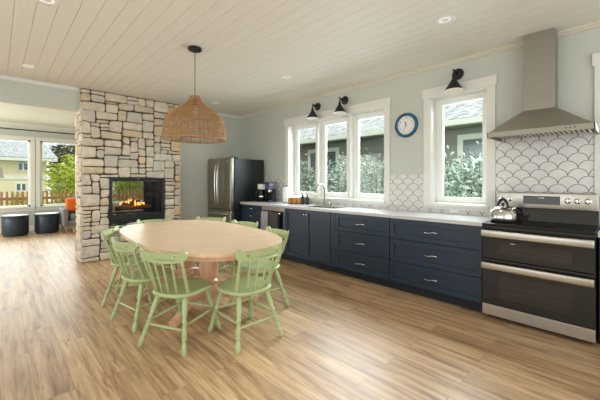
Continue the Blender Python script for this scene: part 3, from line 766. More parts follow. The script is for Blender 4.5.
# ------------------------------------------------------------------ sconces, clock, outlets
def sconce(y, label):
    t = thing('wall_sconce', (KX, y, 2.62), label, 'wall light', 'black cone sconces above the windows')
    X = KX
    b = BM(); lathe(b, [(.068, 0), (.068, -.012), (.060, -.02), (.02, -.024)], (X-.0005, y, 2.625), 28, 'x'); obj('backplate', b, 'black', t, 'auto')
    b = BM(); tube(b, [(X-.018, y, 2.625), (X-.10, y, 2.625), (X-.13, y, 2.605), (X-.135, y, 2.57)], .011, 10)
    tube(b, [(X-.10, y+.02, 2.632), (X-.10, y-.02, 2.632)], .014, 10); tube(b, [(X-.10, y, 2.62), (X-.15, y+.0, 2.65)], [.014, .010], 8)
    obj('arm', b, 'black', t, True)
    cx = X-.138; b = BM(); o_ = [(.018, 2.575), (.022, 2.535), (.028, 2.525), (.104, 2.405)]
    lathe(b, o_ + [(.1, 2.405)] + [(.026, 2.515)], (cx, y, 0), 32, 'z', True, True); obj('lamp_shade', b, 'black', t, 'auto')
    b = BM(); lathe(b, [(.1025, 2.404), (.1025, 2.397), (.097, 2.396), (.088, 2.42), (.03, 2.47)], (cx, y, 0), 28, closed_bottom=False); obj('diffuser', b, 'lampwhite', t, True)
sconce(3.80, 'black cone sconce over the left end of the triple window')
sconce(3.20, 'black cone sconce over the middle of the triple window')
sconce(1.46, 'black cone sconce above the single window by the hood')
ck = (KX, 2.135, 2.087)
t = thing('wall_clock', ck, 'round teal wall clock with white face between the windows', 'clock')
b = BM(); lathe(b, [(.168, 0), (.168, -.02), (.158, -.034), (.142, -.036), (.128, -.024), (.125, -.012)], ck, 48, 'x'); obj('rim', b, 'teal', t, True)
b = BM(); lathe(b, [(.13, -.008), (.13, -.014)], ck, 40, 'x'); face = obj('dial', b, 'white', t)
b = BM()
for h_ in range(1, 13):
    a = 2*PI*h_/12; add_text(b, str(h_), .034, (KX-.0148, ck[1]-.1*math.sin(a), ck[2]+.1*math.cos(a)))
obj('numerals', b, 'black', face)
def hand(deg, ln, wd, m):
    b = BM(); a = math.radians(deg); d = Vector((0, -math.sin(a), math.cos(a))); c = Vector((KX-.018, ck[1], ck[2]))
    tube(b, [c-d*.015, c+d*ln*.6, c+d*ln], [wd*.7, wd, wd*.3], 6, True); obj('hand', b, m, face)
hand(345, .062, .006, 'black'); hand(205, .09, .003, 'towel_grey')
def outlet(y, z, label):
    t = thing('outlet_plate', (TX, y, z), label, 'outlet', 'outlets on the tiled backsplash')
    b = BM(); box(b, TX-.005, TX-.0003, y-.058, y+.058, z-.036, z+.036, .002, 1); obj('cover', b, 'white', t)
    for dy in (-.02, .02):
        b = BM(); box(b, TX-.0065, TX-.005, y+dy-.013, y+dy+.013, z-.016, z+.016, .003); s = obj('socket', b, 'vinyl', t)
outlet(1.50, .962, 'white outlet plate on the tiles under the single window'); outlet(2.60, .965, 'white outlet plate on the tiles under the triple window')

# ------------------------------------------------------------------ counter things
def at(z=.9155): return z
# drip coffee maker
c0 = (3.80, 5.03)
t = thing('coffee_maker', (c0[0], c0[1], .9155), 'black and white drip coffee maker beside the fridge', 'coffee maker')
z = .9155
b = BM(); box(b, c0[0]-.08, c0[0]+.10, c0[1]-.07, c0[1]+.07, z, z+.03, .006); box(b, c0[0]+.02, c0[0]+.10, c0[1]-.07, c0[1]+.07, z+.03, z+.25, .006); obj('housing', b, 'dark_plastic', t)
b = BM(); box(b, c0[0]-.08, c0[0]+.10, c0[1]-.066, c0[1]+.066, z+.24, z+.345, .014, 3); obj('filter_basket', b, 'white', t, 'auto')
b = BM(); box(b, c0[0]-.08, c0[0]+.10, c0[1]-.068, c0[1]+.068, z+.347, z+.375, .008); obj('lid', b, 'dark_plastic', t)
b = BM(); lathe(b, [(.05, .033), (.063, .06), (.066, .11), (.055, .17), (.042, .2), (.046, .215)], (c0[0]-.035, c0[1], z), 24); ca = obj('carafe', b, 'ovenglass', t, True)
b = BM(); tube(b, [(c0[0]-.05, c0[1]+.055, z+.2), (c0[0]-.08, c0[1]+.10, z+.19), (c0[0]-.09, c0[1]+.105, z+.11), (c0[0]-.07, c0[1]+.065, z+.06)], .009, 8); obj('handle', b, 'dark_plastic', ca, True)
b = BM(); lathe(b, [(.067, .095), (.067, .11)], (c0[0]-.035, c0[1], z), 24, closed_bottom=False, closed_top=False); obj('band', b, 'chrome', ca)
# espresso machine
c1 = (3.86, 4.86)
t = thing('espresso_machine', (c1[0], c1[1], z), 'dark compact espresso machine with smoky tank beside the drip coffee maker', 'espresso machine')
b = BM(); box(b, c1[0]-.085, c1[0]+.085, c1[1]-.07, c1[1]+.07, z, z+.03, .005); box(b, c1[0]+.0, c1[0]+.085, c1[1]-.07, c1[1]+.07, z+.03, z+.24, .006); obj('housing', b, 'dark_plastic', t)
b = BM(); box(b, c1[0]-.085, c1[0]+.085, c1[1]-.07, c1[1]+.07, z+.24, z+.36, .012, 3); obj('tank', b, 'violet', t, 'auto')
b = BM(); box(b, c1[0]-.08, c1[0]+.085, c1[1]-.072, c1[1]+.072, z+.361, z+.378, .004); obj('lid', b, 'dark_plastic', t)
b = BM(); lathe(b, [(.032, .19), (.034, .238)], (c1[0]-.045, c1[1]-.03, z), 20); gh = obj('group_head', b, 'chrome', t)
b = BM(); tube(b, [(c1[0]-.045, c1[1]-.06, z+.21), (c1[0]-.045, c1[1]-.12, z+.225)], .01, 10); obj('portafilter', b, 'chrome', gh, True)
b = BM(); tube(b, [(c1[0]-.045, c1[1]-.12, z+.225), (c1[0]-.045, c1[1]-.19, z+.25)], [.012, .014], 10); obj('portafilter_handle', b, 'black', gh, True)
# paper towel
c2 = (3.90, 4.44)
t = thing('paper_towel_holder', (c2[0], c2[1], z), 'white paper towel roll on a black upright holder', 'paper towel holder')
b = BM(); lathe(b, [(.075, 0), (.075, .008), (.01, .01)], (c2[0], c2[1], z), 28); lathe(b, [(.006, .01), (.006, .3), (.014, .305), (.014, .32), (.005, .326)], (c2[0], c2[1], z), 14); obj('stand', b, 'black', t, 'auto')
b = BM(); lathe(b, [(.02, .012), (.062, .012), (.063, .285), (.02, .286)], (c2[0], c2[1], z), 32); obj('paper_roll', b, 'paper', t, 'auto')
# wooden box pair
def wood_box(y, w_, label):
    t = thing('wooden_box', (3.84, y, z), label, 'box', 'small wooden boxes by the paper towels')
    b = BM(); h_ = .10; x0, x1 = 3.78, 3.90; a, e = y-w_/2, y+w_/2
    box(b, x0, x1, a, e, z, z+.008); box(b, x0, x0+.008, a, e, z, z+h_, .001); box(b, x1-.008, x1, a, e, z, z+h_, .001); box(b, x0, x1, a, a+.008, z, z+h_, .001); box(b, x0, x1, e-.008, e, z, z+h_, .001)
    obj('crate', b, 'wood_box', t)
    b = BM(); box(b, x0+.01, x1-.01, a+.01, e-.01, z+.01, z+.085, .01); obj('contents', b, 'legwood', t)
wood_box(4.20, .105, 'small honey wooden box next to the paper towel roll'); wood_box(4.085, .105, 'small honey wooden box next to the black soap bottles')
def bottle(y, x, label):
    t = thing('soap_bottle', (x, y, z), label, 'bottle', 'black pump bottles beside the sink')
    b = BM(); lathe(b, [(.034, 0), (.037, .006), (.037, .118), (.028, .132), (.013, .14), (.013, .15)], (x, y, z), 20); obj('bottle_body', b, 'dark_plastic', t, True)
    b = BM(); lathe(b, [(.013, .148), (.013, .163), (.005, .165), (.005, .188)], (x, y, z), 12); tube(b, [(x, y, z+.188), (x-.035, y, z+.186)], .006, 8); obj('pump', b, 'black', t, True)
bottle(3.955, 3.86, 'black pump soap bottle next to the wooden box'); bottle(3.855, 3.87, 'black pump soap bottle nearer the faucet')

# ------------------------------------------------------------------ recessed lights
for i, (x, y, lb) in enumerate([(.3, 3.33, 'recessed ceiling light at the top left edge'), (.30, 5.42, 'recessed ceiling light near the living room opening'),
        (3.02, 5.49, 'recessed ceiling light in front of the refrigerator'), (3.0, 3.42, 'recessed ceiling light in front of the triple window'), (3.0, 1.19, 'recessed ceiling light nearest the range hood')]):
    t = thing('recessed_light', (x, y, CZ-.01), lb, 'ceiling light', 'recessed ceiling lights')
    b = BM(); lathe(b, [(.062, -.001), (.088, -.006), (.092, 0)], (x, y, CZ), 32, closed_bottom=False, closed_top=False)
    lathe(b, [(.062, -.001), (.056, .008)], (x, y, CZ), 32, closed_bottom=False, closed_top=False); obj('trim_ring', b, 'white', t, True)
    b = BM(); lathe(b, [(.0, .004), (.03, .002), (.045, -.004)], (x, y, CZ), 24, closed_bottom=False, closed_top=False); lathe(b, [(.045, -.004), (.06, .003)], (x, y, CZ), 24, closed_bottom=False, closed_top=False)
    obj('lens', b, 'downlight', t, True)
    d = bpy.data.lights.new('downlight', 'SPOT'); d.energy = 10; d.spot_size = 2.2; d.spot_blend = .8; d.color = (1, .93, .84); d.shadow_soft_size = .05
    o = bpy.data.objects.new('downlight', d); COL.objects.link(o); o.parent = t; o.location = (0, 0, -.02)

# ------------------------------------------------------------------ pendant
PX, PY = 1.61, 3.38
t = thing('pendant_lamp', (PX, PY, CZ), 'woven rattan bell pendant lamp hanging over the oval table', 'pendant lamp')
b = BM(); lathe(b, [(.075, -.0005), (.075, -.022), (.068, -.028), (.012, -.03)], (PX, PY, CZ), 32); obj('canopy', b, 'black', t, 'auto')
b = BM(); tube(b, [(PX, PY, CZ-.028), (PX, PY, 2.25)], .004, 8); obj('cord', b, 'black', t, True)
prof = [(.052, 2.262), (.058, 2.24), (.084, 2.205), (.12, 2.165), (.17, 2.125), (.232, 2.085), (.282, 2.04), (.310, 1.99), (.325, 1.93), (.333, 1.87), (.335, 1.82), (.331, 1.785)]
def pr(s):
    f = s*(len(prof)-1); i = min(int(f), len(prof)-2); q = f-i
    return prof[i][0]*(1-q)+prof[i+1][0]*q, prof[i][1]*(1-q)+prof[i+1][1]*q
b = BM(); nm = 132
for k in range(nm):
    a0 = 2*PI*k/nm; ph = random.uniform(0, 6); pts = []
    tw = random.uniform(-.10, .10)
    start = 0 if k % 3 == 0 else (.18 if k % 3 == 1 else .38)
    for i in range(15):
        s = start+(1-start)*i/14; r, z_ = pr(s); a = a0 + tw*(s-start) + .012*math.sin(s*14+ph); pts.append((PX+r*math.cos(a), PY+r*math.sin(a), z_))
    tube(b, pts, .0024, 4, False)
nr = 40
for k in range(nr):
    s = (k+.5)/nr; r, z_ = pr(s); th = .0016
    pts = [(PX+(r+.003*math.sin(a*17+k*2))*math.cos(a), PY+(r+.003*math.sin(a*17+k*2))*math.sin(a), z_+.004*math.sin(a*5+k)) for a in [2*PI*i/72 for i in range(73)]]
    tube(b, pts, .0020, 4, False)
for k in range(70):   # stray diagonal strands
    a0 = random.uniform(0, 2*PI); s0 = random.uniform(.25, .8); da = random.choice([-1, 1])*random.uniform(.25, .5); pts = []
    for i in range(8):
        s = min(1, s0+.22*i/7); r, z_ = pr(s); a = a0+da*i/7; pts.append((PX+(r+.004)*math.cos(a), PY+(r+.004)*math.sin(a), z_))
    tube(b, pts, .0022, 4, False)
sh = obj('lamp_shade', b, 'rattan', t, True)
b = BM()
for s, th in ((0, .006), (.50, .0045), (.68, .0045), (.84, .0045), (1, .008)):
    r, z_ = pr(s); tube(b, [(PX+(r+.002)*math.cos(a), PY+(r+.002)*math.sin(a), z_) for a in [2*PI*i/64 for i in range(65)]], th, 6, False)
obj('hoop', b, 'rattan', sh, True)
b = BM(); lathe(b, [(.018, 2.25), (.02, 2.17), (.012, 2.165)], (PX, PY, 0), 14); obj('lamp_socket', b, 'black', t)
b = BM(); lathe(b, [(.012, 2.165), (.02, 2.14), (.03, 2.11), (.025, 2.08), (.005, 2.065)], (PX, PY, 0), 16); obj('bulb', b, 'white', t, True)

# ------------------------------------------------------------------ dining table
TXc, TYc = 1.61, 3.345
t = thing('dining_table', (TXc, TYc, 0), 'large oval pale oak dining table on turned pedestals', 'table')
def sup(a, c, k=96):
    out = []; th0 = -.055
    for i in range(k):
        th = 2*PI*i/k; cs, sn = math.cos(th), math.sin(th)
        n = 2.45 if sn < 0 else 3.1
        u, v = a*math.copysign(abs(cs)**(2/n), cs), c*math.copysign(abs(sn)**(2/n), sn)
        out.append((TXc+u*math.cos(th0)-v*math.sin(th0), TYc+u*math.sin(th0)+v*math.cos(th0)))
    return out
b = BM(); prism(b, sup(.664, 1.20), .722, .752, .009); obj('tabletop', b, 'oak_top', t, 'auto')
b = BM(); prism(b, sup(.60, 1.13), .672, .7225, .004); obj('apron', b, 'oak_leg', t, 'auto')
for s in (-1, 1):
    py = TYc + s*.285
    b = BM(); lathe(b, [(.13, .672), (.13, .655), (.085, .645), (.08, .60), (.092, .585), (.092, .57), (.084, .56), (.094, .46), (.098, .40), (.088, .33), (.074, .30), (.09, .285), (.09, .265), (.078, .25), (.098, .22), (.098, .14), (.075, .12), (.05, .11)], (TXc, py, 0), 36)
    p = obj('pedestal', b, 'oak_leg', t, 'auto')
    for sx in (-1, 1):
        b = BM(); e = Vector((TXc+sx*.47, py+s*.21, 0)); c = Vector((TXc, py, 0)); dr = (e-c).normalized(); ln = (e-c).length; pr_ = Vector((-dr.y, dr.x, 0))
        path = [(.03, .21, .05), (.12, .225, .05), (.22, .20, .046), (.32, .145, .04), (.40, .085, .034), (.46, .048, .032), (ln, .032, .03)]
        rings = []
        for i, (d_, z_, hh) in enumerate(path):
            d0 = path[max(i-1, 0)]; d1 = path[min(i+1, len(path)-1)]; tn = Vector((d1[0]-d0[0], d1[1]-d0[1])).normalized(); nx, nz = -tn.y, tn.x; w2 = .032 + .006*(i == len(path)-1)
            q = []
            for (u_, v_) in ((-1, -1), (-.6, -1.05), (.6, -1.05), (1, -1), (1, .7), (.6, 1), (-.6, 1), (-1, .7)):
                pt = c + dr*(d_+nx*hh*v_) + Vector((0, 0, max(.001, z_+nz*hh*v_))) + pr_*u_*w2; q.append(b.verts.new(pt))
            rings.append(q)
        for r0, r1 in zip(rings, rings[1:]):
            for k in range(8): b.faces.new((r0[k], r0[(k+1) % 8], r1[(k+1) % 8], r1[k]))
        b.faces.new(rings[0][::-1]); b.faces.new(rings[-1]); bmesh.ops.recalc_face_normals(b, faces=b.faces[:])
        obj('foot', b, 'oak_leg', p, 'auto')

# ------------------------------------------------------------------ chairs (local: +x is the way the sitter faces)
SZ = .435
def make_chair():
    t = thing('dining_chair', (0, 0, 0), '', 'chair', 'green chairs around the oval table')
    out = []
    for i in range(40):
        a = 2*PI*i/40; c_, s_ = math.cos(a), math.sin(a)
        hw = .225 if c_ > 0 else .205
        x = .215*math.copysign(abs(c_)**.72, c_); y = hw*math.copysign(abs(s_)**.78, s_)
        out.append((x, y))
    b = BM(); tb = bmesh.new()
    rings = []
    for (sc_, z_) in ((.90, SZ-.036), (.965, SZ-.030), (1.0, SZ-.016), (.985, SZ-.004), (.95, SZ), (.75, SZ-.004), (.45, SZ-.011), (.15, SZ-.012)):
        rings.append([b.verts.new((x*sc_, y*sc_, z_)) for x, y in out])
    for r0, r1 in zip(rings, rings[1:]):
        for k in range(40): b.faces.new((r0[k], r0[(k+1) % 40], r1[(k+1) % 40], r1[k]))
    b.faces.new(rings[0][::-1]); b.faces.new(rings[-1]); obj('seat', b, 'green', t, True)
    LP = [(0, .013), (.06, .016), (.1, .021), (.3, .0215), (.42, .013), (.44, .021), (.47, .021), (.49, .013), (.60, .0175), (.70, .0205), (.72, .012), (.735, .0205), (.755, .0205), (.77, .0115), (.80, .015), (.88, .021), (.94, .019), (.985, .012), (1, .010)]
    tops = {(1, 1): (.125, .14), (1, -1): (.125, -.14), (-1, 1): (-.12, .125), (-1, -1): (-.12, -.125)}
    feet = {(1, 1): (.235, .215), (1, -1): (.235, -.215), (-1, 1): (-.24, .215), (-1, -1): (-.24, -.215)}
    for k in tops:
        b = BM(); turned(b, (tops[k][0], tops[k][1], SZ-.02), (feet[k][0], feet[k][1], .0005), LP, 12); obj('leg', b, 'green', t, True)
    def on_leg(k, z_):
        f = (SZ-.02-z_)/(SZ-.02); return (tops[k][0]+(feet[k][0]-tops[k][0])*f, tops[k][1]+(feet[k][1]-tops[k][1])*f, z_)
    SP = [(0, .007), (.1, .0085), (.3, .0105), (.5, .013), (.7, .0105), (.9, .0085), (1, .007)]
    for k1, k2, z_ in (((1, 1), (-1, 1), .20), ((1, -1), (-1, -1), .20), ((-1, 1), (-1, -1), .17), ((1, 1), (1, -1), .22)):
        b = BM(); turned(b, on_leg(k1, z_), on_leg(k2, z_), SP, 8); obj('stretcher', b, 'green', t, True)
    # back: crest on an arc
    Rc = .42
    def arc(y): return -.275 + (Rc - math.sqrt(Rc*Rc - y*y))*1.0 - .0
    top, bot = .774, .692
    o = []
    o += [(-.145+.29*i/8, top+.002*math.sin(PI*i/8)) for i in range(9)]
    o += [(.160, top-.009), (.169, top-.010), (.176, top+.001), (.183, top+.013), (.195, top+.021), (.209, top+.020), (.221, top+.010), (.226, top-.005), (.224, top-.025), (.216, top-.045)]
    o += [(.203, bot+.012)]; o += [(.203-.406*i/10, bot+.012-.012*math.sin(PI*i/10)) for i in range(1, 10)]; o += [(-.203, bot+.012)]
    o += [(-y, z_) for y, z_ in [(.216, top-.045), (.224, top-.025), (.226, top-.005), (.221, top+.010), (.209, top+.020), (.195, top+.021), (.183, top+.013), (.176, top+.001), (.169, top-.010), (.160, top-.009)]]
    def heart(cy, s):
        zc = .742; q = [(0, -.013), (.012, .000), (.015, .008), (.010, .013), (.004, .012), (0, .006), (-.004, .012), (-.010, .013), (-.015, .008), (-.012, .0)]
        return [(cy+y*1.1, zc+z_*1.0) for y, z_ in q]
    cp = plate_mesh([o, heart(.138, 1), heart(-.138, 1)], .018)
    bmesh.ops.triangulate(cp, faces=cp.faces[:])
    for _ in range(2):
        es = [e for e in cp.edges if abs(e.verts[0].co.y-e.verts[1].co.y) > .05]
        if es: bmesh.ops.subdivide_edges(cp, edges=es, cuts=1)
    for v in cp.verts:
        lean = -(v.co.z-.7)*.2; v.co.x += arc(v.co.y) + lean
    bmesh.ops.recalc_face_normals(cp, faces=cp.faces[:])
    obj('crest_rail', cp, 'green', t)
    PP = [(0, .012), (.06, .015), (.2, .0165), (.3, .0115), (.33, .016), (.36, .016), (.39, .0115), (.55, .0165), (.68, .0135), (.71, .0165), (.74, .0165), (.77, .0115), (.9, .0125), (1, .0105)]
    IP = [(0, .0065), (.2, .0085), (.45, .0075), (.5, .0095), (.8, .008), (1, .0065)]
    for y in (-.188, -.113, -.038, .038, .113, .188):
        yb = y*.82; xb = -math.sqrt(max(0, 1-(yb/.205)**2))*.185 if abs(yb) < .17 else -.105
        xb = {True: -.115, False: -.172 if abs(y) > .08 else -.188}[abs(y) > .15]
        b = BM(); pz = bot+.014; turned(b, (xb, yb, SZ-.008), (arc(y), y, pz), PP if abs(y) > .15 else IP, 10 if abs(y) > .15 else 8)
        obj('back_post' if abs(y) > .15 else 'spindle', b, 'green', t, True)
    return t
ch = make_chair()
CH = [((1.135, 2.62), 27, 'green spindle chair at the near left corner of the oval table'),
      ((1.545, 2.295), 88, 'green spindle chair nearest the camera, right of the front-left one'),
      ((1.06, 3.225), 10, 'green spindle chair on the left side, second from the fireplace'),
      ((1.12, 3.885), -31, 'green spindle chair on the left side nearest the stone fireplace'),
      ((2.01, 2.73), 173, 'green spindle chair on the kitchen side nearest the range'),
      ((2.147, 3.466), 194, 'green spindle chair on the kitchen side facing the dishwasher end'),
      ((2.11, 4.115), 222, 'green spindle chair at the far corner in front of the refrigerator'),
      ((1.57, 4.385), 262, 'green spindle chair at the far end backing onto the firebox')]
for i, ((x, y), a, lb) in enumerate(CH):
    if i == 0: ch.location = (x, y, 0); ch.rotation_euler = (0, 0, math.radians(a)); ch['label'] = lb
    else: dup(ch, (x, y, 0), math.radians(a), lb)

# ------------------------------------------------------------------ living room things
def ottoman(x, y, label):
    t = thing('storage_ottoman', (x, y, 0), label, 'ottoman', 'dark ottomans under the living room windows')
    b = BM(); lathe(b, [(.21, .02), (.24, .03), (.25, .06), (.25, .42), (.245, .43)], (x, y, 0), 36); lathe(b, [(.22, .0), (.22, .021)], (x, y, 0), 20); obj('body', b, 'otto', t, 'auto')
    b = BM(); lathe(b, [(.247, .431), (.258, .436), (.258, .475), (.247, .49)], (x, y, 0), 36); obj('lid', b, 'otto', t, 'auto')
    b = BM(); lathe(b, [(.24, .4905), (.245, .494), (.23, .502), (.0, .504)], (x, y, 0), 36, closed_bottom=False); obj('tray_top', b, 'otto_top', t, 'auto')
ottoman(.34, 10.3, 'dark blue drum ottoman under the left living room window'); ottoman(.945, 10.36, 'dark blue drum ottoman between the left ottoman and armchair')
ax, ay = 1.60, 10.3
t = thing('armchair', (ax, ay, 0), 'grey upholstered armchair beside the stone column', 'armchair')
b = BM(); box(b, ax-.30, ax+.38, ay-.36, ay+.36, .17, .32, .03); obj('base', b, 'sofa', t, 'auto')
b = BM(); box(b, ax-.38, ax-.26, ay-.38, ay+.36, .16, .60, .03, 3); obj('arm', b, 'sofa', t, 'auto')
b = BM(); box(b, ax+.32, ax+.48, ay-.38, ay+.36, .16, .62, .035, 3); obj('arm', b, 'sofa', t, 'auto')
b = BM(); box(b, ax-.23, ax+.33, ay+.2, ay+.40, .3, .86, .05, 3); obj('backrest', b, 'sofa', t, 'auto')
b = BM(); box(b, ax-.215, ax+.315, ay-.37, ay+.2, .32, .46, .04, 3); obj('seat_cushion', b, 'sofa', t, 'auto')
for sx in (-.3, .4):
    for sy in (-.32, .30):
        b = BM(); tube(b, [(ax+sx, ay+sy, .17), (ax+sx, ay+sy, .001)], [.022, .013], 10); obj('leg', b, 'legwood', t, True)
b = BM(); box(b, -.2, .2, -.06, .06, -.19, .19, .055, 4)
for v in b.verts: v.co = Matrix.Rotation(-.28, 4, 'X') @ v.co; v.co += Vector((ax-.07, ay+.04, .672))
tag(obj('throw_pillow', b, 'orange', None, True, base=(ax-.07, ay+.04, .672)), 'orange throw pillow on the grey armchair', 'pillow')
lx, ly = -.10, 9.9
t = thing('floor_lamp', (lx, ly, 0), 'white drum shade floor lamp cut by the left edge', 'lamp')
b = BM(); lathe(b, [(.15, 0), (.15, .02), (.02, .03)], (lx, ly, 0), 28); obj('base', b, 'black', t)
b = BM(); tube(b, [(lx, ly, .02), (lx, ly, 1.42)], .012, 8); obj('pole', b, 'black', t)
b = BM(); lathe(b, [(.235, 1.39), (.22, 1.64)], (lx, ly, 0), 32, closed_bottom=False); obj('lamp_shade', b, 'lampwhite', t, 'auto')
# small stool foot / box near armchair
t = tag(obj('wooden_block', box(BM(), 1.42, 1.62, 9.75, 9.9, 0.001, .12, .01), 'legwood', None, base=(1.52, 9.82, 0)), 'low pale wooden block on the floor before the armchair', 'block')

# ------------------------------------------------------------------ outside
b = BM(); box(b, KX+T+.02, 40, -10, 45, -1.0, -.95); box(b, -40, KX+T, 11.6, 45, -1.0, -.95); struct('ground', b, 'grass')
def gable_house(name, label, x0, x1, y0, y1, zb, ze, zr, axis, wall_m, wins=()):
    t = thing(name, ((x0+x1)/2, (y0+y1)/2, zb), label, 'house')
    b = BM(); box(b, x0, x1, y0, y1, zb, ze)
    if axis == 'side':
        z_ = zb+.2
        while z_ < ze: box(b, x0-.012, x0, y0, y1, z_, z_+.02); z_ += .2
    else:
        z_ = zb+.2
        while z_ < ze: box(b, x0, x1, y0-.012, y0, z_, z_+.02); z_ += .2
    obj('wall', b, wall_m, t)
    return t
# neighbour beyond the kitchen wall (faces -X)
nx = 8.9
t = gable_house('neighbour_house', 'grey green neighbour house with shingle roof seen through kitchen windows', nx, nx+6, -6, 16, -.95, 2.9, 5, 'side', 'greysiding')
b = BM(); hexa(b, [(nx-.45, -6.4, 2.80), (nx+3.2, -6.4, 5.6), (nx+3.2, 16.4, 5.6), (nx-.45, 16.4, 2.80), (nx-.50, -6.4, 2.90), (nx+3.2, -6.4, 5.75), (nx+3.2, 16.4, 5.75), (nx-.50, 16.4, 2.90)])
obj('roof', b, 'shingle', t)
b = BM(); box(b, nx-.56, nx-.44, -6.4, 16.4, 2.72, 2.87, .02); obj('gutter', b, 'fascia', t)
b = BM(); box(b, nx-.44, nx, -6.4, 16.4, 2.70, 2.72); obj('soffit', b, 'greysiding', t)
for (a, e) in ((7.38, 8.66), (2.0, 3.05), (12, 13.5)):
    f = BM(); box(f, nx-.04, nx, a-.14, a, .9, 2.4); box(f, nx-.04, nx, e, e+.14, .9, 2.4); box(f, nx-.04, nx, a-.14, e+.14, 2.4, 2.54); box(f, nx-.04, nx, a-.14, e+.14, .78, .9); box(f, nx-.03, nx, (a+e)/2-.03, (a+e)/2+.03, .9, 2.3)
    fo = obj('window', f, 'fascia', t); g = BM(); box(g, nx-.02, nx-.001, a, e, .9, 2.4); obj('pane', g, 'winglass', fo)
# shrubs
def leaves(bm, lay, n, gen, ln, wd):
    for i in range(n):
        p, d = gen(i); d = d.normalized(); a, c = frame_of(d); th = random.uniform(0, 2*PI); s = a*math.cos(th)+c*math.sin(th); l_ = ln*random.uniform(.7, 1.2); w_ = wd*random.uniform(.8, 1.2)
        nn = d.cross(s)
        v = [bm.verts.new(p), bm.verts.new(p+d*l_*.5+s*w_*.5), bm.verts.new(p+d*l_+nn*l_*.08), bm.verts.new(p+d*l_*.5-s*w_*.5)]
        f = bm.faces.new(v); tn = random.random()**1.2
        for L_ in f.loops: L_[lay] = (tn, tn, tn, 1)
def shrub(x, y, zb, h_, w_, n, ln, wd, m, label, group, name='shrub', cat='shrub', tall=False):
    t = thing(name, (x, y, zb), label, cat, group)
    b = BM(); stems = []
    for i in range(26):
        a = random.uniform(0, 2*PI); r = w_*.5*math.sqrt(random.random()); top = Vector((x+r*math.cos(a)*1.0, y+r*math.sin(a)*1.0, zb+h_*random.uniform(.62 if not tall else .84, 1.0)*(1-.25*(r/(w_*.5))**2)))
        base = Vector((x+r*.3*math.cos(a), y+r*.3*math.sin(a), zb)); midp = base.lerp(top, .5)+Vector((r*.15*math.cos(a), r*.15*math.sin(a), 0)); stems.append((base, midp, top)); tube(b, [base, midp, top], [.018, .012, .004], 5)
    obj('stem', b, 'trunk', t, True)
    b = BM(); lay = b.loops.layers.float_color.new('tone')
    def gen(i):
        st = stems[i % len(stems)]; s = random.uniform(.12, 1.0); p = st[0].lerp(st[1], s*2) if s < .5 else st[1].lerp(st[2], s*2-1)
        o_ = Vector((random.gauss(0, 1), random.gauss(0, 1), random.gauss(0, .6)))*w_*.085; 
        return p+o_, Vector((o_.x*2+random.gauss(0, .06), o_.y*2+random.gauss(0, .06), .09+random.gauss(0, .07)))
    leaves(b, lay, n, gen, ln, wd); obj('foliage', b, m, t)
    return t
gs = 'pale shrubs between the houses'
sp = [(6.5, 6.9, 3.0, 1.3, 'pale leafy shrub at the left pane of the triple window'), (6.45, 5.85, 3.0, 1.2, 'pale leafy shrub between left and middle panes of the triple window'), (6.5, 4.95, 3.05, 1.2, 'pale leafy shrub behind the middle pane of the triple window'),
      (6.4, 4.05, 3.0, 1.2, 'pale leafy shrub behind the right pane of the triple window'), (6.5, 8.3, 3.0, 1.4, 'pale leafy shrub farthest left beyond the triple window')]
for (x, y, h_, w_, lb) in sp: shrub(x, y, -.95, h_, w_, 9000, .10, .034, 'leaf_small', lb, gs, tall=True)
for (x, y, h_, w_, lb) in [(5.55, 2.05, 2.95, .8, 'large leaved shrub at the left of the single window'), (5.5, 1.50, 3.0, .8, 'large leaved shrub at the right of the single window'), (5.7, .6, 2.8, .9, 'large leaved shrub beyond the wall behind the hood')]:
    shrub(x, y, -.95, h_, w_, 5200, .13, .042, 'leaf_pale', lb, gs, tall=True)
# house beyond the living room windows (faces -Y)
hy = 26.0
t = thing('cream_house', (-2, hy+4, -.95), 'cream house with grey roof seen through the left living room window', 'house')
b = BM(); box(b, -12, 2.35, hy, hy+8, -.95, 2.75); z_ = -.8
while z_ < 2.7: box(b, -12, 2.36, hy-.02, hy, z_, z_+.03); z_ += .22
obj('wall', b, 'siding', t)
b = BM(); hexa(b, [(-12.4, hy-.5, 2.65), (2.85, hy-.5, 2.65), (1.5, hy+5, 5.6), (-12.4, hy+5, 5.6), (-12.4, hy-.55, 2.78), (2.9, hy-.55, 2.78), (1.5, hy+5, 5.75), (-12.4, hy+5, 5.75)]); obj('roof', b, 'shingle', t)
b = BM(); box(b, -12.4, 2.85, hy-.6, hy-.48, 2.55, 2.72); obj('gutter', b, 'trim', t)
b = BM(); box(b, -12, 2.36, hy-.06, hy, 1.42, 1.62); obj('belly_band', b, 'trim', t)
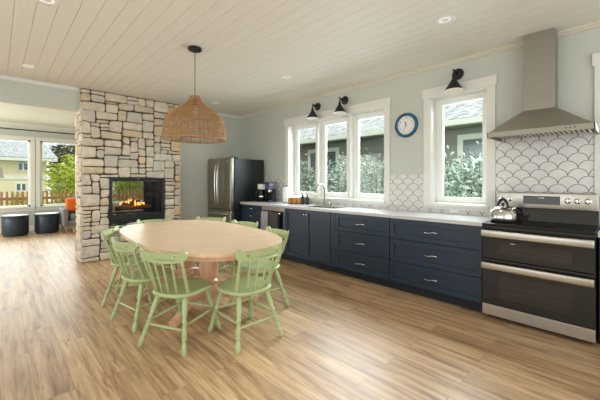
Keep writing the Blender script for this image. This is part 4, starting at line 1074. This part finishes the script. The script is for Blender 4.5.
for (x0, x1, z0, z1) in ((1.0, 1.42, 2.0, 2.42), (.92, 1.32, .74, 1.14), (-3, -1.9, .6, 1.3)):
    f = BM(); q = .08; box(f, x0-q, x1+q, hy-.06, hy, z0-q, z0); box(f, x0-q, x1+q, hy-.06, hy, z1, z1+q); box(f, x0-q, x0, hy-.06, hy, z0, z1); box(f, x1, x1+q, hy-.06, hy, z0, z1); box(f, (x0+x1)/2-.04, (x0+x1)/2+.04, hy-.05, hy, z0, z1)
    fo = obj('window', f, 'trim', t); g = BM(); box(g, x0, x1, hy-.03, hy-.001, z0, z1); obj('pane', g, 'winglass', fo)
# fence
fy = 14.2
t = thing('picket_fence', (2, fy, -.95), 'brown cedar picket fence outside the living room windows', 'fence')
b = BM(); box(b, -4, 8, fy+.03, fy+.07, .68, .77); box(b, -4, 8, fy+.03, fy+.07, -.4, -.3); obj('rail', b, 'fence', t)
b = BM(); x = -1.2; pk = []
for i in range(60):
    b = BM(); h_ = .97; box(b, x, x+.062, fy, fy+.028, -.9, h_, .004, 1); pk.append(obj('picket', b, 'fence', t)); x += .13
gt = 'trees and hedge beyond the picket fence'
shrub(.9, 15.8, -.95, 2.0, 1.1, 3000, .12, .05, 'leaf_lime', 'yellow green bush behind the fence under the cream house', gt, 'bush', 'bush')
shrub(2.55, 15.8, -.95, 1.9, 1.1, 3000, .12, .05, 'leaf_lime', 'yellow green bush behind the fence right of the cream house', gt, 'bush', 'bush')
for (x, y, h_, w_, lb) in [(3.05, 20.0, 4.0, 2.6, 'tall lime bamboo clump nearest the cream house'), (5.9, 21.0, 3.9, 2.2, 'tall lime bamboo clump right of the first'), (8.6, 20.5, 3.9, 2.2, 'tall lime bamboo clump seen through the firebox')]:
    shrub(x, y, -.95, h_, w_, 9000, .20, .06, 'leaf_lime', lb, gt, 'bamboo_clump', 'bamboo')
for (x, y, h_, w_, lb) in [(6.4, 38.0, 7.6, 4.6, 'dark evergreen tree beyond the bamboo clumps'), (14.6, 38.0, 8.0, 4.6, 'dark evergreen tree farther right beyond the bamboo')]:
    shrub(x, y, -.95, h_, w_, 14000, .38, .16, 'leaf_dark', lb, gt, 'evergreen_tree', 'tree')
